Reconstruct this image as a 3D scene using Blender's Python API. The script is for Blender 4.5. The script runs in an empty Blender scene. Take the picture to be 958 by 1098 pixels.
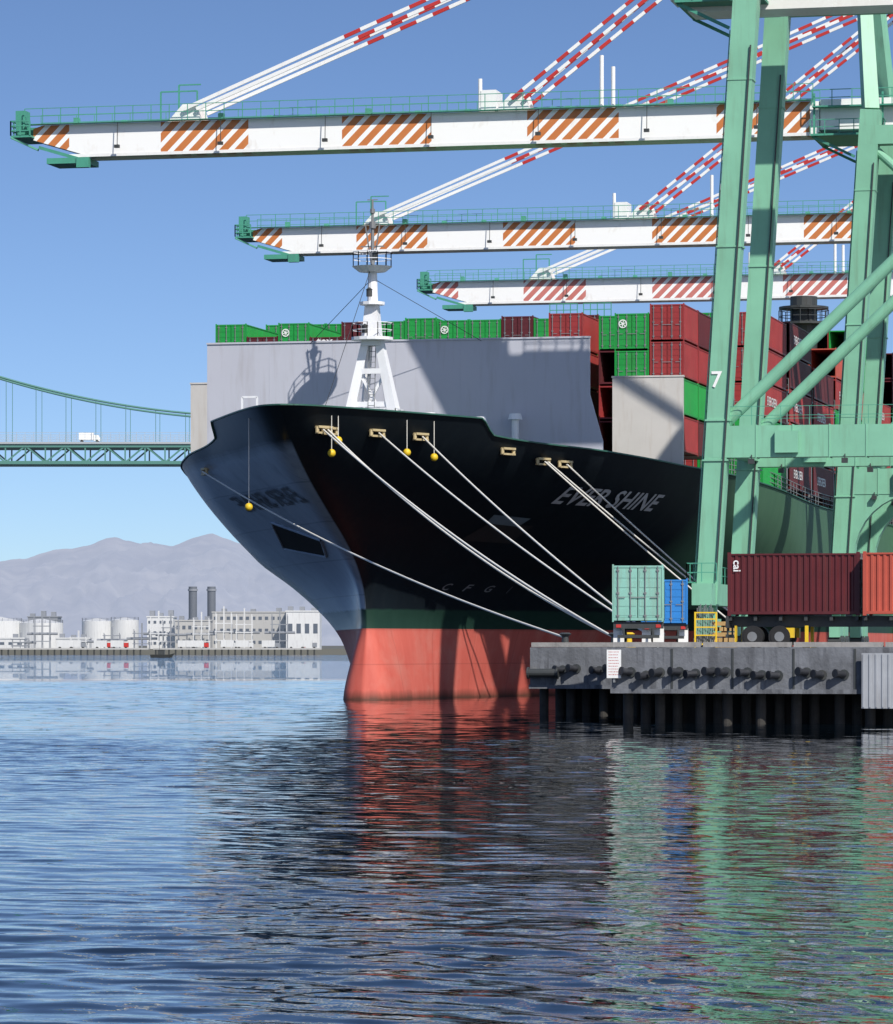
import bpy, bmesh, math, random
import numpy as np
from mathutils import Vector, Matrix, noise
random.seed(7)
scene=bpy.context.scene
F=4200.0; TH=math.radians(13.04); ST,CT=math.sin(TH),math.cos(TH); CAMZ=3.6; HOR=692.0; DECK=3.5
def P(px,D):
    xc=(px-479)*D/F
    return (xc*CT-D*ST, xc*ST+D*CT)
def Zp(py,D): return CAMZ+(HOR-py)*D/F
def proj(X,Y,Z):
    d=-X*ST+Y*CT; xc=X*CT+Y*ST
    return 479+F*xc/d, HOR-F*(Z-CAMZ)/d

# ---------------------------------------------------------------- materials
def newmat(name):
    m=bpy.data.materials.new(name); m.use_nodes=True
    nt=m.node_tree; b=nt.nodes["Principled BSDF"]
    return m,nt,b
def N(nt,t,**kw):
    n=nt.nodes.new(t)
    for k,v in kw.items(): setattr(n,k,v)
    return n
def math_n(nt,op,a,b=None,clamp=False):
    n=nt.nodes.new("ShaderNodeMath"); n.operation=op; n.use_clamp=clamp
    for i,v in enumerate((a,b)):
        if v is None: continue
        if isinstance(v,(int,float)): n.inputs[i].default_value=v
        else: nt.links.new(v,n.inputs[i])
    return n.outputs[0]
def mixc(nt,f,a,b):
    n=nt.nodes.new("ShaderNodeMix"); n.data_type='RGBA'
    if isinstance(f,(int,float)): n.inputs[0].default_value=f
    else: nt.links.new(f,n.inputs[0])
    for i,v in ((6,a),(7,b)):
        if isinstance(v,tuple): n.inputs[i].default_value=(v[0],v[1],v[2],1)
        else: nt.links.new(v,n.inputs[i])
    return n.outputs[2]
def coords(nt,rand=True):
    tc=N(nt,"ShaderNodeTexCoord")
    if not rand: return tc.outputs["Object"]
    oi=N(nt,"ShaderNodeObjectInfo")
    va=N(nt,"ShaderNodeVectorMath",operation='ADD')
    sc=N(nt,"ShaderNodeVectorMath",operation='SCALE'); 
    cb=N(nt,"ShaderNodeCombineXYZ")
    for i in range(3): nt.links.new(oi.outputs["Random"],cb.inputs[i])
    nt.links.new(cb.outputs[0],sc.inputs[0]); sc.inputs[3].default_value=57.0
    nt.links.new(tc.outputs["Object"],va.inputs[0]); nt.links.new(sc.outputs[0],va.inputs[1])
    return va.outputs[0]
def noise_n(nt,vec,scale,detail=4,stretch=None,rough=.6):
    if stretch:
        mp=N(nt,"ShaderNodeMapping"); mp.inputs["Scale"].default_value=stretch
        nt.links.new(vec,mp.inputs[0]); vec=mp.outputs[0]
    n=N(nt,"ShaderNodeTexNoise"); n.inputs["Scale"].default_value=scale; n.inputs["Detail"].default_value=detail
    n.inputs["Roughness"].default_value=rough
    nt.links.new(vec,n.inputs["Vector"])
    return n.outputs["Fac"]
def ramp(nt,f,lo,hi):
    n=N(nt,"ShaderNodeMapRange"); n.inputs[1].default_value=lo; n.inputs[2].default_value=hi
    nt.links.new(f,n.inputs[0]); return n.outputs[0]
def paint(name,col,rough=.5,var=.12,scale=.8,streak=.25,dirt=(.09,.06,.04),metal=0,bump=0.0,haze=0.0):
    m,nt,b=newmat(name)
    v=coords(nt)
    n1=noise_n(nt,v,scale,5)
    c=mixc(nt,n1,tuple(max(0,x*(1-var*1.6)) for x in col),tuple(min(1,x*(1+var)) for x in col))
    if streak>0:
        n2=noise_n(nt,v,1.0,5,(2.2,2.2,.22))
        f=math_n(nt,'MULTIPLY',ramp(nt,n2,.52,.78),streak*2,True)
        c=mixc(nt,f,c,tuple(.45*x+.55*d for x,d in zip(col,dirt)))
    nt.links.new(c,b.inputs["Base Color"])
    b.inputs["Roughness"].default_value=rough; b.inputs["Metallic"].default_value=metal
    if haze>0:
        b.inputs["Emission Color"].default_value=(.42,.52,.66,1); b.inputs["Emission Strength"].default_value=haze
    if bump>0:
        bp=N(nt,"ShaderNodeBump"); bp.inputs["Strength"].default_value=bump; bp.inputs["Distance"].default_value=.05
        nt.links.new(noise_n(nt,v,scale*6,5),bp.inputs["Height"]); nt.links.new(bp.outputs[0],b.inputs["Normal"])
    return m
GREEN=paint("crane_green_paint",(.215,.49,.33),.45,.16,.35,.36,(.12,.15,.09))
GREEN2=paint("walkway_green_paint",(.07,.32,.22),.5,.15,1)
DKGREEN=paint("dark_green_paint",(.02,.09,.06),.45)
WHITE=paint("white_paint",(.84,.84,.82),.45,.05,.6,.18,(.4,.33,.25))
WALLW=paint("breakwater_paint",(.46,.47,.53),.6,.06,.25,.25,(.22,.18,.16))
MASTW=paint("mast_paint",(.78,.79,.81),.45,.05,1,.2,(.4,.3,.2))
REDS=paint("stay_red",(.5,.03,.025),.5)
BLACK=paint("black_rubber",(.012,.012,.013),.7,.3,2,.1)
STEEL=paint("grey_steel",(.2,.21,.22),.45,.2,2,.3)
DKSTEEL=paint("dark_steel",(.045,.05,.05),.5,.3,2,.2)
ROPE=paint("rope_fibre",(.72,.70,.64),.9,.15,3,0)
YELLOW=paint("yellow_paint",(.75,.5,.02),.5,.1,3,.1)
TAN=paint("chock_tan",(.5,.4,.22),.6,.2,3,.3)
CONC=paint("quay_concrete",(.165,.175,.195),.85,.5,.9,1.0,(.018,.018,.022),bump=.6)
PILE=paint("pile_shaded",(.05,.046,.042),.9,.5,1.2,.6,(.015,.015,.01),bump=.4)  # posts are pale; shade under the deck put into this dark colour
WOOD=paint("timber",(.5,.33,.14),.85,.3,3,.2)
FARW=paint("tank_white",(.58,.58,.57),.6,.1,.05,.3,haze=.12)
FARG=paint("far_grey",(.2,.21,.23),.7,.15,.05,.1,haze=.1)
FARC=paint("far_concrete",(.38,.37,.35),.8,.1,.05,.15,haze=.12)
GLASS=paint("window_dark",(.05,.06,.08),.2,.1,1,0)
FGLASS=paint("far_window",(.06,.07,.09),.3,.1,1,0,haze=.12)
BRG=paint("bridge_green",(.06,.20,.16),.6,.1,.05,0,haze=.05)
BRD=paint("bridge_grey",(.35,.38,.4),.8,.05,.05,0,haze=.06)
CC={'g':paint("container_green",(.012,.30,.05),.45,.2,.6,.3,(.1,.08,.05)),
    'm':paint("container_maroon",(.10,.012,.016),.5,.25,.6,.3,(.06,.04,.03)),
    'r':paint("container_red",(.31,.03,.03),.5,.25,.6,.35,(.12,.06,.04)),
    'o':paint("container_rust_red",(.45,.08,.05),.5,.2,.6,.3,(.12,.06,.04)),
    't':paint("container_teal",(.24,.5,.42),.5,.15,.8,.5,(.2,.14,.08)),
    'b':paint("container_blue",(.02,.2,.55),.5,.15,.8,.25),
    'w':paint("container_white",(.6,.6,.58),.5,.08,.8,.3)}
CW={'g':"green",'m':"maroon",'r':"red",'o':"rust-red",'t':"pale teal",'b':"blue",'w':"white"}

# ---------------------------------------------------------------- mesh builder
class MB:
    def __init__(s): s.v=[]; s.f=[]; s.m=[]
    def add(s,vs,fs,mi=0):
        o=len(s.v); s.v+= [tuple(v) for v in vs]
        s.f+=[tuple(i+o for i in f) for f in fs]; s.m+=[mi]*len(fs)
    def box(s,x0,x1,y0,y1,z0,z1,mi=0):
        s.add([(x0,y0,z0),(x1,y0,z0),(x1,y1,z0),(x0,y1,z0),(x0,y0,z1),(x1,y0,z1),(x1,y1,z1),(x0,y1,z1)],
              [(3,2,1,0),(4,5,6,7),(0,1,5,4),(1,2,6,5),(2,3,7,6),(3,0,4,7)],mi)
    def prism(s,prf,y0,y1,mi=0):
        n=len(prf); vs=[(a,y0,z) for a,z in prf]+[(a,y1,z) for a,z in prf]
        s.add(vs,[tuple(range(n)),tuple(range(n,2*n))[::-1]]+[(i,(i+1)%n,n+(i+1)%n,n+i) for i in range(n)],mi)
    def beam(s,a,b,w=.3,h=.3,w2=None,h2=None,mi=0,up=(0,0,1)):
        a=Vector(a);b=Vector(b); d=(b-a).normalized(); up=Vector(up)
        if abs(d.dot(up))>.98: up=Vector((0,1,0))
        x=d.cross(up).normalized(); y=x.cross(d).normalized()
        w2=w if w2 is None else w2; h2=h if h2 is None else h2
        vs=[]
        for p,ww,hh in ((a,w,h),(b,w2,h2)):
            for sx,sy in ((-1,-1),(1,-1),(1,1),(-1,1)): vs.append(p+x*sx*ww/2+y*sy*hh/2)
        s.add(vs,[(3,2,1,0),(4,5,6,7),(0,1,5,4),(1,2,6,5),(2,3,7,6),(3,0,4,7)],mi)
    def tube(s,a,b,r=.1,r2=None,n=8,mi=0,caps=True):
        a=Vector(a);b=Vector(b); d=(b-a).normalized(); up=Vector((0,0,1))
        if abs(d.dot(up))>.98: up=Vector((0,1,0))
        x=d.cross(up).normalized(); y=x.cross(d).normalized(); r2=r if r2 is None else r2
        vs=[]
        for p,rr in ((a,r),(b,r2)):
            for i in range(n):
                t=2*math.pi*i/n; vs.append(p+x*math.cos(t)*rr+y*math.sin(t)*rr)
        fs=[(i,(i+1)%n,n+(i+1)%n,n+i) for i in range(n)]
        if caps: fs+=[tuple(range(n))[::-1],tuple(range(n,2*n))]
        s.add(vs,fs,mi)
    def path(s,pts,r,n=6,mi=0):
        pts=[Vector(p) for p in pts]; d=(pts[-1]-pts[0]).normalized(); up=Vector((0,0,1))
        if abs(d.dot(up))>.98: up=Vector((0,1,0))
        x=d.cross(up).normalized(); y=x.cross(d).normalized(); vs=[]
        for p in pts:
            for i in range(n):
                t=2*math.pi*i/n; vs.append(p+x*math.cos(t)*r+y*math.sin(t)*r)
        fs=[]
        for k in range(len(pts)-1):
            for i in range(n): fs.append((k*n+i,k*n+(i+1)%n,(k+1)*n+(i+1)%n,(k+1)*n+i))
        s.add(vs,fs,mi)
    def rail(s,pts,h=1.1,r=.04,step=1.6,mi=0,rows=2):
        for a,b in zip(pts[:-1],pts[1:]):
            a=Vector(a);b=Vector(b);L=(b-a).length;n=max(1,round(L/step))
            for i in range(n+1):
                p=a.lerp(b,i/n); s.beam(p,p+Vector((0,0,h)),r*1.6,r*1.6,mi=mi)
            for k in range(rows):
                o=Vector((0,0,h*(k+1)/rows)); s.beam(a+o,b+o,r*1.5,r*1.5,mi=mi)
    def obj(s,name,mats,parent=None,smooth=False,loc=(0,0,0),rot=None,**kw):
        me=bpy.data.meshes.new(name); me.from_pydata(s.v,[],s.f)
        if not isinstance(mats,(list,tuple)): mats=[mats]
        for m in mats: me.materials.append(m)
        for p,i in zip(me.polygons,s.m): p.material_index=i; p.use_smooth=smooth
        bm=bmesh.new(); bm.from_mesh(me); bmesh.ops.recalc_face_normals(bm,faces=bm.faces); bm.to_mesh(me); bm.free()
        me.update()
        return mk(name,me,parent,loc,rot,**kw)
def mk(name,data,parent=None,loc=(0,0,0),rot=None,**kw):
    o=bpy.data.objects.new(name,data); scene.collection.objects.link(o)
    o.location=loc
    if rot is not None: o.rotation_euler=rot
    if parent is not None: o.parent=parent
    for k,v in kw.items(): o[k]=v
    return o
def empty(name,loc=(0,0,0),rot=None,**kw):
    o=mk(name,None,None,loc,rot,**kw); o.empty_display_size=.5; return o
def text_mesh(txt,size=1.0,shear=0,bold=0.0,extrude=0.0,align='LEFT'):
    cu=bpy.data.curves.new("lettering","FONT"); cu.body=txt; cu.size=size; cu.shear=shear; cu.offset=bold; cu.extrude=extrude
    cu.align_x=align; cu.resolution_u=3
    ob=bpy.data.objects.new("lettering",cu); scene.collection.objects.link(ob)
    bpy.context.view_layer.update()
    dg=bpy.context.evaluated_depsgraph_get()
    me=bpy.data.meshes.new_from_object(ob.evaluated_get(dg))
    bpy.data.objects.remove(ob)
    return me

# ---------------------------------------------------------------- world, sun, camera
SUNEL=math.radians(42)
sd=Vector((.66,-.75,0)).normalized()
sunpos=Vector((sd.x*math.cos(SUNEL),sd.y*math.cos(SUNEL),math.sin(SUNEL)))
w=bpy.data.worlds.new("World"); scene.world=w; w.use_nodes=True
nt=w.node_tree; bg=nt.nodes["Background"]
sky=N(nt,"ShaderNodeTexSky"); sky.sky_type='NISHITA'; sky.sun_disc=False
sky.sun_elevation=SUNEL; sky.sun_rotation=math.atan2(sd.x,sd.y); sky.air_density=1.0; sky.dust_density=1.2; sky.ozone_density=4.5
tc=N(nt,"ShaderNodeTexCoord"); mp=N(nt,"ShaderNodeMapping"); mp.inputs["Scale"].default_value=(1,1,2.1); mp.inputs["Location"].default_value=(0,0,.04)
hs=N(nt,"ShaderNodeHueSaturation"); hs.inputs["Saturation"].default_value=1.05; hs.inputs["Hue"].default_value=.505
nt.links.new(tc.outputs["Generated"],mp.inputs[0]); nt.links.new(mp.outputs[0],sky.inputs[0]); nt.links.new(sky.outputs[0],hs.inputs["Color"]); nt.links.new(hs.outputs[0],bg.inputs[0])
bg.inputs[1].default_value=.148
sl=bpy.data.lights.new("sun","SUN"); sl.energy=5.0; sl.angle=math.radians(.5); sl.color=(1,.95,.87)
so=mk("sun",sl); so.rotation_euler=(-sunpos).to_track_quat('-Z','Y').to_euler()
cam=bpy.data.cameras.new("camera"); co=mk("camera",cam,loc=(0,0,CAMZ)); co.rotation_euler=(math.pi/2,0,TH)
cam.sensor_width=36; cam.lens=36*F/1098; cam.shift_y=(HOR-549)/1098; cam.clip_end=90000; cam.clip_start=.5
scene.camera=co
scene.view_settings.view_transform='Standard'; scene.view_settings.look='None'; scene.view_settings.exposure=0

# ---------------------------------------------------------------- water
def watermat(name,amps):
    m,nt,b=newmat(name)
    b.inputs["Base Color"].default_value=(.002,.007,.012,1); b.inputs["Roughness"].default_value=.0; b.inputs["IOR"].default_value=1.4
    v=coords(nt,False); h=None
    for sc_,am in amps:
        q=math_n(nt,'MULTIPLY',noise_n(nt,v,sc_,2,(1,1.3,1)),am); h=q if h is None else math_n(nt,'ADD',h,q)
    bp=N(nt,"ShaderNodeBump"); bp.inputs["Strength"].default_value=1; bp.inputs["Distance"].default_value=1.0
    nt.links.new(h,bp.inputs["Height"]); nt.links.new(bp.outputs[0],b.inputs["Normal"]); return m
WNEAR=watermat("sea_water",[(4.0,.002)]); WFAR=watermat("distant_sea_water",[(.33,.22),(1.3,.09)])
rng=np.random.RandomState(5)
comps=[]
nC=54
for i in range(nC):
    lam=.36*(2.6/.36)**(i/(nC-1))*rng.uniform(.92,1.08); k=2*math.pi/lam
    ang=math.radians(78+rng.normal(0,36))
    sl_=.050*math.sqrt(2/nC)*(1.15 if lam<1.6 else .7)
    comps.append((k*math.cos(ang),k*math.sin(ang),rng.uniform(0,6.28),sl_/k,lam))
def wave(X,Y,minlam):
    wx=X+.5*np.sin(Y*.31+1)+.35*np.sin(X*.47+Y*.23); wy=Y+.5*np.sin(X*.37+2)+.3*np.sin(Y*.53-X*.19)
    gust=.88+.28*np.sin(X*.09+Y*.035+1.2)*np.sin(Y*.05-X*.04)+.12*np.sin(X*.31+Y*.12)
    h=np.zeros_like(X)
    for kx,ky,ph,a,lam in comps:
        if lam<minlam: continue
        h+=a*np.sin(kx*wx+ky*wy+ph)
    return h*gust
allv=[];allf=[];off=0
def grid(xs,ys,minlam,fade=None):
    global off
    A,B=np.meshgrid(xs,ys)
    X=A*CT-B*ST; Y=A*ST+B*CT
    Z=wave(X,Y,minlam)
    if fade is not None: Z=Z*fade(A,B)
    V=np.stack([X,Y,Z],-1).reshape(-1,3); allv.append(V)
    nx,ny=len(xs),len(ys); idx=np.arange(nx*ny).reshape(ny,nx)
    q=np.stack([idx[:-1,:-1],idx[:-1,1:],idx[1:,1:],idx[1:,:-1]],-1).reshape(-1,4)+off
    allf.append(q); off+=nx*ny
def sm(x): x=np.clip(x,0,1); return x*x*(3-2*x)
y1=np.arange(20,60.01,.07); x1_=np.arange(-20,20.01,.09)
grid(x1_,y1,0,lambda A,B: sm((20-abs(A))/2)*sm((B-20)/2))
y2=np.concatenate([np.arange(60,150,.12),[150.0]]); grid(np.arange(-36,36.01,.15),y2,.0,lambda A,B: sm((36-abs(A))/3))
y3=np.concatenate([np.arange(150,420,.32),[420.0]]); grid(np.arange(-75,75.01,.4),y3,.8,lambda A,B: sm((75-abs(A))/5)*sm((420-B)/60))
npatch=sum(len(f) for f in allf)
def quad(a0,a1,b0,b1):
    global off
    V=np.array([[a*CT-b*ST,a*ST+b*CT,0] for a,b in ((a0,b0),(a1,b0),(a1,b1),(a0,b1))]); allv.append(V); allf.append(np.array([[0,1,2,3]])+off); off+=4
BIG=45000
quad(-BIG,BIG,-300,20); quad(-BIG,BIG,420,60000)
for a,b0,b1 in ((20,20,60),(36,60,150),(75,150,420)):
    quad(-BIG,-a,b0,b1); quad(a,BIG,b0,b1)
V=np.concatenate(allv).astype(np.float32); Q=np.concatenate(allf).astype(np.int32)
me=bpy.data.meshes.new("harbour_water"); me.vertices.add(len(V)); me.vertices.foreach_set("co",V.ravel())
me.loops.add(Q.size); me.loops.foreach_set("vertex_index",Q.ravel()); me.polygons.add(len(Q))
me.polygons.foreach_set("loop_start",np.arange(0,Q.size,4,dtype=np.int32)); me.polygons.foreach_set("loop_total",np.full(len(Q),4,dtype=np.int32))
me.materials.append(WNEAR); me.materials.append(WFAR)
mi=np.zeros(len(Q),dtype=np.int32); mi[npatch:]=1; me.polygons.foreach_set("material_index",mi)
me.polygons.foreach_set("use_smooth",np.ones(len(Q),dtype=bool)); me.update(calc_edges=True)
mk("harbour_water",me,kind="structure",label="rippled dark blue harbour water",category="water")

# ---------------------------------------------------------------- far land, mountains
def rowpts(pxs,D,z): return [(*P(px,D),z) for px in pxs]
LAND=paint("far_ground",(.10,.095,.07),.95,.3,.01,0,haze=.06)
mb=MB(); a=rowpts([-900,1900],1500,2.2); c=rowpts([-900,1900],23000,2.2)
mb.add([a[0],a[1],c[1],c[0]],[(0,1,2,3)])
a2=rowpts([-900,1900],1494,-.5); mb.add([a2[0],a2[1],a[1],a[0]],[(0,1,2,3)])
mb.obj("far_shore_ground",LAND,kind="structure",label="low far shore with dark stone bank",category="ground")
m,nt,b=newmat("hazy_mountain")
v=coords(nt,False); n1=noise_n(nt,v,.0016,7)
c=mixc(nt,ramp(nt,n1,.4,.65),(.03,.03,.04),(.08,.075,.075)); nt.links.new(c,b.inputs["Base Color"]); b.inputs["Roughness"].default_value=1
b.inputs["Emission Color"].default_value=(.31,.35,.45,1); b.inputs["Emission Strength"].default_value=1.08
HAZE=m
prof=[(-900,640),(-300,612),(-100,606),(0,601),(30,598),(60,590),(95,584),(125,575),(150,582),(185,584),(205,578),(228,573),(250,577),(275,588),(310,600),(345,606),(450,612),(700,620),(1300,640),(1900,650)]
def pr(px):
    for (x0,y0),(x1,y1) in zip(prof[:-1],prof[1:]):
        if x0<=px<=x1: return y0+(y1-y0)*(px-x0)/(x1-x0)
    return 650
mb=MB(); cols=[-900+i*3 for i in range(934)]; rows=40; vs=[]
for j in range(rows):
    D=16000+j*215; tt=j/(rows-1)
    for px in cols:
        hh=(HOR-pr(px))*(16000+8400)/F
        nz=noise.fractal(Vector((px*.03,tt*6,3.1)),.9,2.1,8)
        rid=1-abs(noise.fractal(Vector((px*.022,tt*4,9)),1.0,2.1,6))*1.6
        z=hh*(tt**.8)*(1-(1-tt)*.4*(1-rid))+nz*45*tt*(1 if tt<.95 else .35)
        X,Y=P(px,D); vs.append((X,Y,max(0,z) if j else 0))
fs=[]; n=len(cols)
for j in range(rows-1):
    for i in range(n-1): fs.append((j*n+i,j*n+i+1,(j+1)*n+i+1,(j+1)*n+i))
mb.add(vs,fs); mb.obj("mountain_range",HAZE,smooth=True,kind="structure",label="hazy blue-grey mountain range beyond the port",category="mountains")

def far_box_rot(): return (0,0,TH)
def building(px0,px1,ytop,D,depth=20,mat_=FARC,floors=2,label="",bays=None,parapet=True):
    X,Y=P((px0+px1)/2,D); W=(px1-px0)*D/F; H=Zp(ytop,D)-2.2
    e=empty("port_building",(X,Y,2.2),far_box_rot(),label=label,category="building",group="buildings on the far shore")
    mb=MB(); mb.box(-W/2,W/2,0,depth,0,H); mb.box(-W/2-.3,W/2+.3,-.3,depth+.3,H,H+.5)
    mb.obj("wall",mat_,e)
    nb=bays or max(2,int(W/4)); wm=None
    for f in range(floors):
        for i in range(nb):
            x=-W/2+W*(i+.5)/nb; z=H*(f+.55)/floors
            if wm is None:
                mb=MB(); mb.box(-W/nb*.26,W/nb*.26,-.12,.1,-H/floors*.13,H/floors*.13); o=mb.obj("window",FGLASS,e,loc=(x,0,z)); wm=o.data
            else: mk("window",wm,e,(x,0,z))
    for i in range(3):
        mb=MB(); x=-W*.35+W*.35*i+random.uniform(-.05,.05)*W; mb.box(x-1,x+1,depth*.3,depth*.5,H+.5,H+1.5+random.random()*1.5)
        mb.obj("roof_vent",FARG,e)
    return e
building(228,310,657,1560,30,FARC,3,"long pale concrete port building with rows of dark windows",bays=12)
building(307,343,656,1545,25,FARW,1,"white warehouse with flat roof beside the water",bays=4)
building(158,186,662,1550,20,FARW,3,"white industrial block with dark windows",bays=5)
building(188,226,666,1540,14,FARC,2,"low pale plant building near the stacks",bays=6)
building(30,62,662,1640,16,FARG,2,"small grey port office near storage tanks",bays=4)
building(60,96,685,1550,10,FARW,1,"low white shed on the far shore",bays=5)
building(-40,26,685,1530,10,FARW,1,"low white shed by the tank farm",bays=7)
def cyl_far(name,px,wpx,ytop,D,mt,label,cat,dome=True):
    X,Y=P(px,D); r=wpx*D/F/2; H=Zp(ytop,D)-2.2
    e=empty(name,(X,Y,2.2),label=label,category=cat,group=name.replace('_',' ')+"s on the far shore")
    mb=MB(); mb.tube((0,0,0),(0,0,H),r,n=32); mb.obj("shell",mt,e,smooth=False)
    if dome:
        mb=MB(); mb.tube((0,0,H),(0,0,H+r*.18),r*.99,r*.15,n=32); mb.obj("roof",mt,e)
        mb=MB(); mb.rail([(r*math.cos(a),r*math.sin(a),H) for a in [k*math.pi/6 for k in range(13)]],1.2,.06,3); mb.obj("railing",FARG,e)
    else:
        for z in (H*.45,H*.93):
            mb=MB(); mb.tube((0,0,z),(0,0,z+.8),r*1.18,n=20); mb.obj("platform",FARG,e)
for px,wp,yt in ((-2,52,666),(44,48,668),(104,32,666),(134,30,665)):
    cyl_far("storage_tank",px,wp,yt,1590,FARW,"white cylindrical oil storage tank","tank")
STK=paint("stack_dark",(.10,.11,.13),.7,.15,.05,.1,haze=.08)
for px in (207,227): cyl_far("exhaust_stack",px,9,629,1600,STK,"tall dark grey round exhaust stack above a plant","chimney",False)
for k,(px,yt) in enumerate(((45,655),(170,655),(183,658),(216,656),(152,668),(262,652),(22,678),(84,676),(120,672),(240,650),(300,652))):
    X,Y=P(px,1530); H=Zp(yt,1530)-2.2
    e=empty("pipe_rack",(X,Y,2.2),far_box_rot(),label="steel pipe rack with pipes and ladder",category="industrial frame",group="pipe racks on the far shore")
    mb=MB()
    for x in (-3,0,3): mb.beam((x,0,0),(x,0,H-abs(x)*.8),.3,.3); mb.beam((x,4,0),(x,4,H-abs(x)),.3,.3)
    for q in range(1,4): mb.beam((-3.5,0,H*q/5),(3.5,0,H*q/5),.35,.35)
    mb.obj("frame",FARW if k%2 else FARG,e)
    mb=MB(); mb.tube((-6,2,H*.4),(6,2,H*.4),.5); mb.obj("pipe",FARG,e)
for px0,px1 in ((0,160),(165,345)):
    xa,ya=P(px0,1485); L=(px1-px0)*1485/F
    e=empty("timber_jetty",(xa,ya,0),far_box_rot(),label="long dark pile jetty along the far shore",category="jetty",group="jetties")
    mb=MB(); mb.box(0,L,-3,3,2.0,2.6); mb.obj("deck",FARC,e)
    mb=MB()
    for i in range(int(L/2.5)): mb.tube((i*2.5+1,-2.5,-.5),(i*2.5+1,-2.5,2),.3,n=6)
    mb.obj("piling",DKSTEEL,e,kind="stuff")
for px in (70,82,246,262,290,318,330,110,128,200,214):
    X,Y=P(px,1503)
    e=empty("parked_truck",(X,Y,2.2),(0,0,TH),label="small white truck parked on the far shore",category="truck",group="trucks parked on the far shore")
    mb=MB(); mb.box(-3.2,1.8,-1.2,1.2,.8,3.3); mb.obj("cargo_box",FARW,e)
    mb=MB(); mb.box(1.9,3.6,-1.1,1.1,.6,2.4); mb.obj("cab",random.choice([FARW,REDS,FARG]),e)
    mb=MB(); mb.tube((-2,-1.2,.45),(-2,1.2,.45),.45); mb.obj("wheel",BLACK,e)
    mb=MB(); mb.tube((2.6,-1.2,.45),(2.6,1.2,.45),.45); mb.obj("wheel",BLACK,e)
X,Y=P(173,1150)
e=empty("work_boat",(X,Y,0),(0,0,TH),label="small dark work boat with low cabin",category="boat")
mb=MB(); mb.add([(-3.2,-1,.9),(2.4,-1,.9),(4,0,1.3),(2.4,1,.9),(-3.2,1,.9),(-3,-.7,-.2),(2,-.7,-.2),(3,0,-.2),(2,.7,-.2),(-3,.7,-.2)],
 [(0,1,2,3,4),(9,8,7,6,5),(0,1,6,5),(1,2,7,6),(2,3,8,7),(3,4,9,8),(4,0,5,9)]); mb.obj("hull",DKSTEEL,e)
mb=MB(); mb.box(-1,1,-.6,.6,.9,2.2); mb.box(-1.2,1.3,-.7,.7,2.2,2.35); mb.beam((-.5,0,2.3),(-.5,0,3.6),.1,.1); mb.obj("cabin",DKSTEEL,e)

# ---------------------------------------------------------------- suspension bridge
DB=1100; xb,yb=P(0,DB)
be=empty("suspension_bridge",(xb,yb,0),(0,0,TH),label="green steel suspension bridge with truss deck over the channel",category="bridge")
mpx=DB/F
zt=Zp(478,DB); zb=Zp(496,DB)
mb=MB()
x0,x1=-60,120; step=5.6
for yy in (0,16):
    mb.beam((x0,yy,zt),(x1,yy,zt),.7,.9); mb.beam((x0,yy,zb),(x1,yy,zb),.7,.9)
    i=0; x=x0
    while x<x1-step+.01:
        mb.beam((x,yy,zb),(x,yy,zt),.4,.4)
        if i%2: mb.beam((x,yy,zb),(x+step,yy,zt),.45,.45)
        else: mb.beam((x,yy,zt),(x+step,yy,zb),.45,.45)
        x+=step; i+=1
x=x0
while x<x1: mb.beam((x,0,zb),(x,16,zb),.4,.5); x+=step
mb.obj("deck_truss",BRG,be)
mb=MB(); mb.box(x0,x1,-.8,16.8,zt+.5,zt+1.1); mb.obj("roadway",BRD,be)
mb=MB(); mb.rail([(x0,-.7,zt+1.1),(x1,-.7,zt+1.1)],2.6,.06,2.4,rows=4); mb.rail([(x0,16.7,zt+1.1),(x1,16.7,zt+1.1)],2.6,.06,2.4,rows=4); mb.obj("railing",BRD,be)
def cabz(x):
    px=x/mpx
    return Zp(404+43.0*(1-((290-px)/290)**2),DB)
for yy in (0,16):
    mb=MB(); pts=[(x,yy,cabz(x)) for x in range(x0,x1+1,3)]; mb.path(pts,.3,8); mb.obj("main_cable",BRG,be,smooth=True)
x=x0+3
while x<x1:
    for yy in (0,16):
        mb=MB(); mb.tube((x,yy,zt),(x,yy,cabz(x)),.09,n=5); mb.obj("hanger",BRG,be)
    x+=8.4
e=empty("box_truck",(P(90,DB)[0],P(90,DB)[1]+4,zt+1.1),(0,0,TH),label="white box truck crossing the bridge",category="truck"); e.scale=(.8,.8,.75)
mb=MB(); mb.box(-3.2,2,-1.2,1.2,.9,3.6); mb.obj("cargo_box",WHITE,e)
mb=MB(); mb.add([(2.1,-1.1,.6),(4.2,-1.1,.6),(4.2,-1.1,1.7),(3.7,-1.1,2.7),(2.1,-1.1,2.8),(2.1,1.1,.6),(4.2,1.1,.6),(4.2,1.1,1.7),(3.7,1.1,2.7),(2.1,1.1,2.8)],
 [(0,1,2,3,4),(9,8,7,6,5),(0,1,6,5),(1,2,7,6),(2,3,8,7),(3,4,9,8),(4,0,5,9)]); mb.obj("cab",WHITE,e)
for x in (-2.2,3.2):
    mb=MB(); mb.tube((x,-1.2,.5),(x,1.2,.5),.5,n=14); mb.obj("wheel",BLACK,e)

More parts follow.
